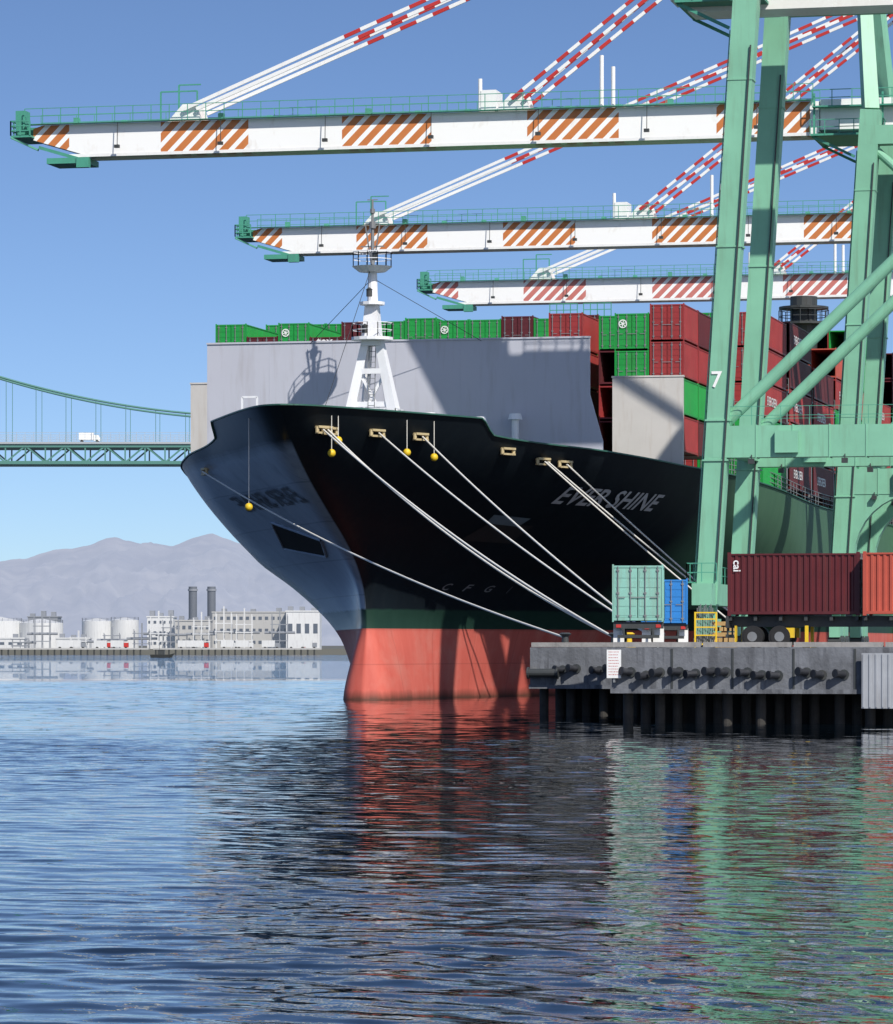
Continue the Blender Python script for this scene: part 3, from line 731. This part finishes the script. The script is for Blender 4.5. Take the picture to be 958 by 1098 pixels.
for x in (QX+.5,QX+1.9,QX+3.6,QX+5.2,QX+6.6): pile(x,QY+1.1); pile(x+.6,QY+2.2)
for y in range(201,300,6): pile(QX+.6,y)
FEND=paint("fender_rubber",(.02,.022,.028),.5,.3,2,.3,(.1,.1,.1))
def fender(x,y,z,tilt=0,rz=0):
    e=empty("rubber_fender",(x,y,z),(0,tilt,rz),label="black rubber fender stub bolted to the wharf face",category="fender",group="fenders on the wharf face")
    mb=MB(); mb.tube((.12,-.06,0),(-.2,-.42,0),.15,n=16); mb.tube((-.2,-.42,0),(-.26,-.49,0),.2,n=16); mb.obj("cylinder",FEND,e)
    mb=MB(); mb.tube((.1,-.0,0),(.1,-.06,0),.24,n=12); mb.obj("mounting_plate",DKSTEEL,e)
for o_ in (.8,1.5,2.15,3.05,3.8,4.6,5.2,6.2,6.85,7.6): fender(NX+o_,NY-.0,2.3+random.uniform(-.12,.1),random.uniform(-.1,.25),random.uniform(-.12,.12))
for x in (-24.3,-23.6,-22.6): fender(x,NY-.0,2.3+random.uniform(-.1,.1),.15)
for x in (-39.2,-38.5,-37.3,-36.6): fender(x,QY-.0,2.35+random.uniform(-.1,.1),.1)
e=empty("roller_fender",(QX+.95,QY-.42,2.2),label="dark horizontal roller fender at the wharf corner",category="fender")
mb=MB(); mb.tube((-.9,0,0),(.5,0,0),.22,n=16); mb.tube((-1.0,0,0),(-.9,0,0),.3,n=16); mb.tube((.5,0,0),(.6,0,0),.3,n=16); mb.obj("roller",DKSTEEL,e)
for a in (-.8,.3):
    mb=MB(); mb.box(a,a+.15,.15,.40,-.12,.12); mb.obj("bracket",YELLOW,e)
X=P(649,178)[0]
e=empty("notice_sign",(X+.1,NY-.3,1.9),label="white notice board with small red lettering on the wharf",category="sign")
mb=MB(); mb.box(-.33,.33,-.03,.03,.2,1.5); mb.obj("panel",WHITE,e)
mb=MB(); mb.box(-.05,.05,.03,.28,0,1.45); mb.obj("bracket",STEEL,e)
mb=MB()
for r in range(9):
    x=-.24
    while x<.18:
        wv=random.uniform(.02,.05); mb.box(x,x+wv,-.034,-.031,1.38-r*.13,1.415-r*.13); x+=wv+.03
mb.obj("lettering",REDS,e)
X=P(942,176)[0]
e=empty("access_panel",(X,NY-.35,.75),label="pale ribbed metal panel hanging on the wharf face",category="panel")
mb=MB(); mb.box(-.85,.85,-.05,.05,0,2.5)
for k in range(6): mb.box(-.8+k*.29,-.72+k*.29,-.09,-.05,.05,2.45)
mb.obj("sheet",paint("panel_grey",(.36,.38,.41),.6,.2,1,.5),e)
for a in (-.7,.6):
    mb=MB(); mb.box(a,a+.1,.05,.34,1,2.4); mb.obj("bracket",STEEL,e)
def bollard(x,y,mt=DKSTEEL,lab="dark mushroom mooring bollard on the wharf"):
    e=empty("mooring_bollard",(x,y,DECK),label=lab,category="bollard",group="mooring bollards on the wharf")
    mb=MB(); mb.tube((0,0,0),(0,0,.08),.38,n=16); mb.tube((0,0,.08),(0,0,.55),.2,.17,16); mb.obj("post",mt,e)
    mb=MB(); mb.tube((0,0,.55),(0,0,.68),.17,.34,16); mb.tube((0,0,.68),(0,0,.76),.34,.2,16); mb.obj("cap",mt,e)
bollard(-39.3,196.6); bollard(-36.7,196.4); bollard(-34.4,196.5); bollard(-39.5,262); bollard(-39.5,268)
bollard(-35.9,196,YELLOW,"yellow mooring bollard at the wharf edge")
def line(a,b_,sag,guard=None,r=.06):
    a=Vector(a);b_=Vector(b_); n=30
    pts=[a.lerp(b_,i/n)-Vector((0,0,sag*4*(i/n)*(1-i/n))) for i in range(n+1)]
    e=empty("mooring_line",a,label="pale mooring rope from the bow down to the wharf",category="rope",group="mooring lines")
    pts=[p-a for p in pts]
    mb=MB(); mb.path(pts,r,8); mb.obj("rope",ROPE,e,smooth=True)
    if guard is not None:
        p=pts[0].lerp(pts[-1],guard); d=(pts[-1]-pts[0]).normalized(); p=p-Vector((0,0,sag*4*guard*(1-guard)))
        mb=MB(); mb.tube(p-d*.05,p+d*.05,.2,n=18); mb.tube(p,p+d*.25,.13,.07,12); mb.obj("rat_guard",YELLOW,e)
B1=(-39.3,196.6,DECK+.5); B2=(-36.7,196.4,DECK+.5)
f=lambda k,o=0:FL[k][0]+FL[k][1]*o
line(f('e'),B1,.8,None); line(f('a',-.2),B2,1.0,None); line(f('b',-.2),B2,.7,None); line(f('b',.2),B2,1.0)
line(f('c',0),(-36.2,205,DECK+.5),.5,None); line(f('d',0),(-36.2,205.4,DECK+.5),.4,None)
bollard(-36.2,205.2)
line(f('f',0),(-39.5,262,DECK+.5),.15); line(f('f',.3),(-39.5,268,DECK+.5),.2); line(f('g',0),(-39.5,268,DECK+.5),.2)
def hang(px,z0,z1,side,off=.45):
    Y=findY(px,z0,side); X=hullX(Y,z0,side)+(.4*side); Y-=off
    e=empty("hanging_float",(X,Y,z0),label="yellow round float hanging on a rope from the bow",category="float",group="floats hanging from the bow")
    mb=MB(); mb.tube((0,0,1.2),(0,0,z1-z0+.2),.025,n=5); mb.obj("rope",ROPE,e)
    bm=bmesh.new(); bmesh.ops.create_uvsphere(bm,u_segments=16,v_segments=10,radius=.25); me=bpy.data.meshes.new("float"); bm.to_mesh(me); bm.free(); me.materials.append(YELLOW)
    for p in me.polygons: p.use_smooth=True
    mk("float",me,e,(0,0,z1-z0))
hang(276,16.9,12.2,-1); hang(350,16.9,15.4,1); hang(357,16.9,16.2,1); hang(431,16.9,15.7,1); hang(460,16.9,15.5,1)

# ---------------------------------------------------------------- cranes
def boommat(name,c1,c2_):
    m,nt,b=newmat(name); v=coords(nt,False); sep=N(nt,"ShaderNodeSeparateXYZ"); nt.links.new(v,sep.inputs[0])
    t=math_n(nt,'ADD',sep.outputs[0],65+4.2+148)
    sec=math_n(nt,'LESS_THAN',math_n(nt,'MODULO',t,14.8),7.2)
    dg_=math_n(nt,'LESS_THAN',math_n(nt,'FRACT',math_n(nt,'MULTIPLY',math_n(nt,'ADD',math_n(nt,'SUBTRACT',sep.outputs[0],sep.outputs[2]),300),1/1.25)),.6)
    f_=math_n(nt,'MULTIPLY',sec,dg_)
    n2=noise_n(nt,v,1,5,(.9,.9,.5)); wh=mixc(nt,ramp(nt,n2,.6,.9),(.9,.9,.88),(.68,.63,.56))
    org=mixc(nt,n2,c1,c2_); c=mixc(nt,f_,wh,org); nt.links.new(c,b.inputs["Base Color"]); b.inputs["Roughness"].default_value=.5
    return m
BOOM=boommat("boom_striped_paint",(.50,.14,.03),(.62,.23,.07)); BOOMP=boommat("boom_pink_striped_paint",(.5,.12,.1),(.62,.24,.2))
def stay(mb,a,b_,frac,seg=1.5,w=.3,h=.38):
    a=Vector(a);b_=Vector(b_);L=(b_-a).length;n=int(L/seg)
    for i in range(n):
        p=a.lerp(b_,i/n);q=a.lerp(b_,(i+1)/n)
        mb.beam(p,q,w,h,mi=(1 if (i/n>frac and i%2==0) else 0))
BPRF=[(-2.1,39.15),(-61,39.15),(-65,40.35),(-65,41.25),(-64.2,41.5),(-2.1,41.5)]
def boom_shape():
    mb=MB(); mb.prism(BPRF,-1.35,1.35)
    o=mb.obj("boom_girder",BOOM); d1=o.data; bpy.data.objects.remove(o)
    z1=41.5
    mb=MB(); mb.box(-65.5,-2.5,-2.2,-1.3,z1+.02,z1+.1); mb.rail([(-65.5,-2.2,z1+.1),(-2.5,-2.2,z1+.1)],1.2,.045,1.5,rows=2)
    o=mb.obj("boom_walkway",GREEN2); d2=o.data; bpy.data.objects.remove(o)
    return [("boom_girder",d1),("boom_walkway",d2)]
def build_crane(cy,label,boom=True,number=None,dx=0,bmat=None,haunch=1.0,kbrace=True):
    e=empty("container_crane",(-37.5+dx,cy,DECK),label=label,category="crane",group="container cranes along the quay")
    S=6.3; TB=37.4 if boom else 39.8; LT=40 if boom else 41.2
    for sy in (-S,S):
        mb=MB(); mb.beam((0,sy,2.6),(2.45*(LT-2.6)/37.4,sy,LT),1.3,1.15,1.5,1.3,up=(0,1,0))
        for z in (11.2,13.6,24,34): 
            x=2.45*(z-2.6)/37.4; mb.box(x-.78,x+.78,sy-.68,sy+.68,z-.05,z+.05)
        mb.obj("leg",GREEN,e)
        mb=MB(); mb.beam((30,sy,2.6),(28.2,sy,LT),1.4,1.3,1.6,1.4,up=(0,1,0)); mb.obj("leg",GREEN,e)
        mb=MB(); mb.box(.4,30,sy-.6,sy+.6,11.35,13.25)
        for q in range(12): mb.box(3+q*2.2,3.06+q*2.2,sy-.64,sy+.64,11.3,13.3)
        if haunch>0:
            for x0,sg in ((1.25,1),(28.9,-1)):
                R=4.6*haunch
                arc=[(x0+sg*(R-R*math.cos(t)),11.35-R+R*math.sin(t)) for t in [k*math.pi/2/8 for k in range(9)]]
                mb.prism([(x0-sg*.3,11.35-R)]+arc+[(x0-sg*.3,11.35)],sy-.55,sy+.55)
        mb.obj("portal_beam",GREEN,e)
        mb=MB(); mb.rail([(1,sy-.55,13.3),(29,sy-.55,13.3)],1.1,.02,1.8); mb.obj("beam_railing",GREEN2,e)
        mb=MB(); mb.tube((.8,sy,13.2),(27.8,sy,38.6),.38,n=16); mb.obj("diagonal_brace",GREEN,e,smooth=False)
        if kbrace:
            mb=MB(); mb.tube((2.3,sy,37.5),(14.5,sy,26.1),.32,n=12); mb.obj("diagonal_brace",GREEN,e)
        mb=MB(); mb.box(2.0,29,sy-.65,sy+.65,TB,TB+1.4); mb.obj("top_beam",GREEN,e)
        mb=MB(); mb.beam((.62,sy-.7,4),(.62+2.1,sy-.75,36),.08,.08); mb.obj("cable_conduit",DKSTEEL,e)
        mb=MB(); mb.box(4.2,5.6,sy-.95,sy-.66,11.6,12.9); mb.obj("electrical_box",GREEN,e)
        for q in (2.6,8.2,13.5):
            mb=MB(); mb.box(q,q+.35,sy-1.0,sy-.65,10.95,11.25); mb.beam((q+.17,sy-.7,11.2),(q+.17,sy-.7,11.5),.06,.06); mb.obj("floodlight",DKSTEEL,e)
    for x in (0,30):
        mb=MB(); mb.box(x-.6,x+.6,-S-2.2,S+2.2,2.5,3.8); mb.obj("sill_beam",GREEN,e)
        mb=MB(); mb.box(x*.96+.4,x*.96+1.3 ,-S+.6,S-.6,11.7,12.9); mb.obj("tie_beam",GREEN,e)
        for y in (-S-1.2,-S+1.6,S-1.6,S+1.2):
            mb=MB(); mb.box(x-.4,x+.4,y-1.1,y+1.1,.7,1.7); mb.box(x-.3,x+.3,y-.3,y+.3,1.7,2.5); mb.obj("bogie",GREEN,e)
            for q in (-.6,.6):
                mb=MB(); mb.tube((x-.5,y+q,.42),(x+.5,y+q,.42),.4,n=16); mb.obj("bogie_wheel",DKSTEEL,e)
    mb=MB(); mb.rail([(-.9,-S-2.2,3.9),(-.9,S+2.2,3.9)],1.1,.03,1.2); mb.rail([(-.9,-S-2.2,3.9),(.9,-S-2.2,3.9)],1.1,.03,.9); mb.box(-1.0,-.62,-S-2.3,S+2.2,3.82,3.9); mb.obj("sill_platform",GREEN2,e)
    mb=MB()
    for k in range(60): mb.beam((-.75+.066*k*.55,-S-.25,4.3+k*.55),(-.75+.066*k*.55,-S+.25,4.3+k*.55),.04,.04)
    mb.beam((-.75,-S-.25,4),(1.4,-S-.25,37),.06,.06); mb.beam((-.75,-S+.25,4),(1.4,-S+.25,37),.06,.06); mb.obj("ladder",GREEN,e)
    if number:
        t=text_mesh(number,1.35,0,.02); t.materials.clear(); t.materials.append(WHITE)
        z=Zp(414,234)-DECK; mk("crane_number",t,e,(2.45*(z-2.6)/37.4-.55,-S-.67,z),(math.pi/2,0,0))
    mb=MB(); mb.box(-2.0,48,-1.5,1.5,39.3,41.6) if boom else mb.box(-2.0,48,-1.5,1.5,39.0,41.6); mb.obj("main_girder",WHITE,e)
    mb=MB(); mb.box(-2.5,40,-2.5,-1.55,40.9,41.0); mb.rail([(-2.5,-2.5,41),(40,-2.5,41)],1.2,.04,1.5); mb.obj("access_platform",GREEN2,e)
    zz0=38.6 if boom else 39.3
    mb=MB(); mb.box(-2.5,3,-3.5,3.5,zz0,zz0+.15)
    mb.rail([(-2.5,-3.5,zz0+.1),(3,-3.5,zz0+.1),(3,3.5,zz0+.1),(-2.5,3.5,zz0+.1)],1.1,.04,1.2)
    mb.beam((-2.4,-3,zz0),(0.8,-3,zz0-1.6),.2,.2); mb.beam((-2.4,3,zz0),(.8,3,zz0-1.6),.2,.2)
    for y in (-2,2):
        mb.beam((-2.4,y,zz0),(-2.4,y,42),.15,.15); mb.beam((2.8,y,zz0),(2.8,y,42),.15,.15)
    mb.obj("access_platform",GREEN2,e)
    mb=MB(); mb.box(16,30,-3.4,3.4,43,47.5); mb.box(15.8,30.2,-3.6,3.6,47.5,47.8); mb.obj("machinery_house",WHITE,e)
    tx=3.2 if boom else 22
    mb=MB(); mb.box(tx,tx+3.4,-2.2,2.2,38.3,39.2); mb.box(tx+.8,tx+3.3,-1.2,1.2,34.9,37.3); mb.beam((tx+1.2,0,37.3),(tx+1.2,0,38.5),.3,.3); mb.beam((tx+2.8,0,37.3),(tx+2.8,0,38.5),.3,.3); mb.obj("trolley",STEEL,e)
    mb=MB(); mb.box(tx+.74,tx+.82,-1,1,35.5,37); mb.box(tx+1,tx+3.1,-1.26,-1.18,35.7,37); mb.obj("cab_window",GLASS,e)
    A=Vector((.5,0,63.5))
    mb=MB()
    for sy in (-S,S):
        mb.beam((2.4,sy,LT),(A.x,sy*.2,A.z),1.1,1.1,.7,.7); mb.tube((28,sy*.5,41.6),(A.x+.3,sy*.15,A.z-.5),.3,n=8)
    mb.beam((1.6,-S*.62,51),(1.6,S*.62,51),.6,.6); mb.box(A.x-1,A.x+1,-2,2,A.z-.6,A.z+.6); mb.obj("apex_frame",GREEN,e)
    z0,z1=39.15,41.5
    if not boom:
        pv=empty("raised_boom"); pv.parent=e
        ang=math.radians(62); pv.location=(-2.1,0,40.3); pv.rotation_euler=(0,ang,0)
        for o in boom_shape(): mk(o[0],o[1],pv,(2.1,0,-40.3))
        return e
    mb=MB(); mb.prism(BPRF,-1.35,1.35); mb.obj("boom",bmat or BOOM,e)
    for y in (-1.25,1.25):
        mb=MB(); mb.box(-62,-2.2,y-.12,y+.12,z0-.25,z0-.004); mb.obj("trolley_rail",WHITE,e)
    mb=MB(); 
    mb.box(-65.5,-2.5,-2.0,-1.3,z1+.02,z1+.07); mb.rail([(-65.5,-2.0,z1+.07),(-2.5,-2.0,z1+.07)],1.2,.035,1.5,rows=2); mb.rail([(-65.5,2.0,z1+.07),(-2.5,2.0,z1+.07)],1.2,.03,1.5,rows=2)
    for i in range(15): mb.box(-62+i*4,-61.6+i*4,-.3,.3,z1+.07,z1+.4+.3*(i%3==0))
    mb.obj("boom_walkway",GREEN2,e)
    mb=MB()
    mb.box(-66.6,-64.9,-2.2,2.2,z1-1.0,z1-.85); mb.rail([(-66.6,2.2,z1-.85),(-66.6,-2.2,z1-.85),(-65,-2.2,z1-.85)],1.15,.06,.7,rows=3)
    mb.beam((-66.6,-2.2,z1-1),(-64.6,-1.2,z0+.4),.15,.15); mb.box(-66.4,-65.6,-1.6,-.4,z1-.85,z1+1.2); mb.box(-65.6,-64.9,-1,1,z1-.85,z1-.1)
    mb.box(-63.8,-60.5,-1.6,1.6,z0-.75,z0-.3); mb.beam((-64.5,-1.4,z0+.6),(-60.5,-1.4,z0-.6),.2,.25); mb.box(-61.3,-60.3,-1.7,-1.1,z0-1.1,z0-.3)
    mb.obj("tip_platform",GREEN2,e)
    for sx in (-52.5,-26):
        for y in (-1.2,.8):
            mb=MB(); mb.prism([(sx-1.4,z1),(sx+1.4,z1),(sx+.9,z1+1.4),(sx-.1,z1+1.4)],y,y+.4); mb.obj("stay_anchor",WHITE,e)
    mb=MB(); mb.box(-28.5,-27.3,-1.2,1.2,z1,z1+1.7); mb.obj("equipment_box",WHITE,e)
    for x,hh in ((-19.0,4.1),(-18.1,3.2),(-28.6,2.6)):
        mb=MB(); mb.tube((x,-1,z1),(x,-1,z1+hh),.16,n=10); mb.obj("boom_pole",WHITE,e)
    mb=MB(); mb.rail([(-54.5,-1,z1+.1),(-51.5,-1,z1+.1)],2.3,.07,1.2,rows=1); mb.beam((-53,-1,z1),(-53,-1,z1+2.9),.12,.12); mb.beam((-53,-1,z1+2.9),(-51.2,-1,z1+2.9),.1,.1); mb.obj("equipment_frame",GREEN2,e)
    for y in (-1.5,1.5):
        for dz in (0,.9):
            mb=MB(); stay(mb,(-52.5+dz*1.2,y,z1+.9),(A.x-.5,y,A.z-dz),.24,1.4,.15,.28); mb.obj("forestay",[WHITE,REDS],e)
        for dz in (0,1.0):
            mb=MB(); stay(mb,(-26+dz,y,z1+.9),(A.x-.5,y,A.z-1-dz),-1,1.1,.15,.26); mb.obj("forestay",[WHITE,REDS],e)
    for y in (-1.2,1.2):
        mb=MB(); stay(mb,(12,y,42),(A.x+.5,y,A.z-1),-1,1.2,.15,.26); mb.obj("backstay",[WHITE,REDS],e)
        mb=MB(); stay(mb,(34,y,42),(A.x+.5,y,A.z-.5),.3,1.4,.15,.26); mb.obj("backstay",[WHITE,REDS],e)
    for i in range(7):
        mb=MB(); x=-58+i*8.5; mb.box(x,x+.4,-2.2,-1.9,z0+.3,z0+.55); mb.beam((x+.2,-2.0,z0+.5),(x+.2,-1.9,z1),.05,.05); mb.obj("floodlight",DKSTEEL,e)
    return e
build_crane(239.3,"pale green container crane portal numbered 7 straddling the quay",False,"7",dx=-.35,haunch=0,kbrace=False)
build_crane(298,"green container crane with white and orange striped boom over the ship",True)
build_crane(376,"green container crane with orange striped boom lowered over the deck",True,dx=-4)
build_crane(436,"green container crane with faded red striped boom over the ship",True,dx=.2,bmat=BOOMP)

# ---------------------------------------------------------------- trailers & containers on quay
def wheel(e,x,y,z,ax,r=.5):
    w_=empty("wheel",(x,y,z)); w_.parent=e
    d=Vector(ax)*.14
    mb=MB(); mb.tube(-d,d,r*.82,n=20); 
    mb.tube(-d*.8,d*.8,r,n=20); mb.obj("tyre",BLACK,w_)
    mb=MB(); mb.tube(-d*1.15,d*1.15,r*.45,n=14); mb.obj("rim",STEEL,w_)
def trailer(x,y,rz,L=12.2,label="container trailer chassis standing on the wharf",rails=WHITE,h=1.2):
    e=empty("container_trailer",(x,y,DECK),(0,0,rz),label=label,category="trailer",group="container trailers on the wharf")
    mb=MB()
    for sx in (-.45,.45): mb.box(sx-.08,sx+.08,-L/2,L/2,.95,h)
    for k in range(6): mb.box(-1.1,1.1,-L/2+.1+k*(L-.4)/5,-L/2+.25+k*(L-.4)/5,h-.2,h)
    mb.box(-1.2,1.2,-L/2-.02,-L/2+.12,.9,h+.02); mb.box(-1.0,1.0,-L/2-.05,-L/2+.03,.45,.6); mb.box(-.75,-.65,-L/2-.04,-L/2+.03,.6,.9); mb.box(.65,.75,-L/2-.04,-L/2+.03,.6,.9)
    mb.obj("frame",DKSTEEL,e)
    for yy in (-L/2+1.2,-L/2+2.45):
        mb=MB(); mb.tube((-1.1,yy,.5),(1.1,yy,.5),.07); mb.obj("axle",DKSTEEL,e)
        for sx in (-1.05,-.75,.75,1.05): wheel(e,sx,yy,.5,(1,0,0))
    for sx in (-.95,.95):
        mb=MB(); mb.box(sx-.26,sx+.26,-L/2+.4,-L/2+.44,.25,1.0); mb.obj("mudguard",rails,e)
        mb=MB(); mb.box(sx-.07,sx+.07,L/2-2.6,L/2-2.45,.02,1.0); mb.box(sx-.15,sx+.15,L/2-2.7,L/2-2.35,.0,.05); mb.obj("landing_leg",rails,e)
        mb=MB(); mb.box(sx-.2,sx+.2,L/2-3.9,L/2-3.1,.45,.9); mb.obj("tool_box",rails,e)
        mb=MB(); mb.box(sx-.12,sx+.12,-L/2-.05,-L/2-.02,.95,1.1); mb.obj("tail_lamp",REDS,e)
    return e
G2="containers on trailers on the wharf"
RT=.165
X,Y=P(685,190); trailer(X,Y+.2,RT,6.1,rails=WHITE); container(X,Y,DECK+1.22,'t',6.06,2.75,RT,group=G2,label="pale teal corrugated container on a trailer, doors towards the water")
X,Y=P(713,208); trailer(X,Y+.2,RT,6.1); container(X,Y,DECK+1.2,'b',6.06,2.4,RT,group=G2,label="bright blue container on a trailer near the teal one")
RZ=math.pi/2; HH=1.45
X,Y=P(851,178.5)
trailer(X,Y+1.2,RZ+math.pi,6.2,rails=YELLOW,h=HH-.02); e=container(X,Y+1.2,DECK+HH,'m',6.06,2.9,RZ,group=G2,label="dark maroon corrugated container side-on on a trailer")
t=text_mesh("cai",.5,0,.008); t.materials.clear(); t.materials.append(WHITE); mk("lettering",t,e,(-1.24,2.75,2.55),(math.pi/2,math.pi/2,-math.pi/2))
X2,Y2=P(925,177)
trailer(X2+3.0,Y2+1.2,RZ,6.2,rails=STEEL,h=HH-.02); container(X2+3.05,Y2+1.2,DECK+HH,'o',6.06,2.9,RZ,group=G2,label="bright rust-red corrugated container side-on on a trailer")
for px,D,n_ in ((777,194.5,5),):
    X,Y=P(px,D)
    e=empty("timber_stack",(X,Y,DECK),label="stack of pale dunnage timbers on the wharf",category="timber")
    for k in range(n_):
        for q in range(4):
            mb=MB()
            if k%2: mb.box(-.45+q*.25,-.27+q*.25,-.5,.5,k*.27,k*.27+.2)
            else: mb.box(-.55,.55,-.45+q*.27,-.27+q*.27,k*.27,k*.27+.2)
            mb.obj("timber",WOOD,e,rot=(0,0,random.uniform(-.06,.06)))
X,Y=P(757,194)
e=empty("lashing_gear_cage",(X,Y,DECK),(0,0,.15),label="yellow steel cage bin for lashing gear on the wharf",category="cage")
mb=MB(); mb.box(-.55,.55,-.5,.5,.12,.2)
for sx in (-.52,.52):
    for sy in (-.47,.47): mb.box(sx-.04,sx+.04,sy-.04,sy+.04,0,1.75)
for z in (.6,1.0,1.4,1.72):
    for sy in (-.47,.47): mb.box(-.5,.5,sy-.025,sy+.025,z-.03,z+.03)
    for sx in (-.52,.52): mb.box(sx-.025,sx+.025,-.45,.45,z-.03,z+.03)
mb.obj("frame",YELLOW,e)
mb=MB()
for k in range(10): mb.tube((-.4+.08*k,-.35+.05*(k%4),.2),(-.42+.085*k,-.3+.06*(k%4),1.95+.1*(k%3)),.025,n=6)
mb.obj("lashing_rod",STEEL,e)
for (px,D,cc,k) in ((905,330,'w',0),(940,332,'r',0),(930,350,'r',1),(965,345,'b',0),(905,345,'o',0)):
    X,Y=P(px,D)
    if X>QX+6: container(X,Y,DECK+k*2.6,cc,group="containers stored on the wharf",where="standing on the wharf")
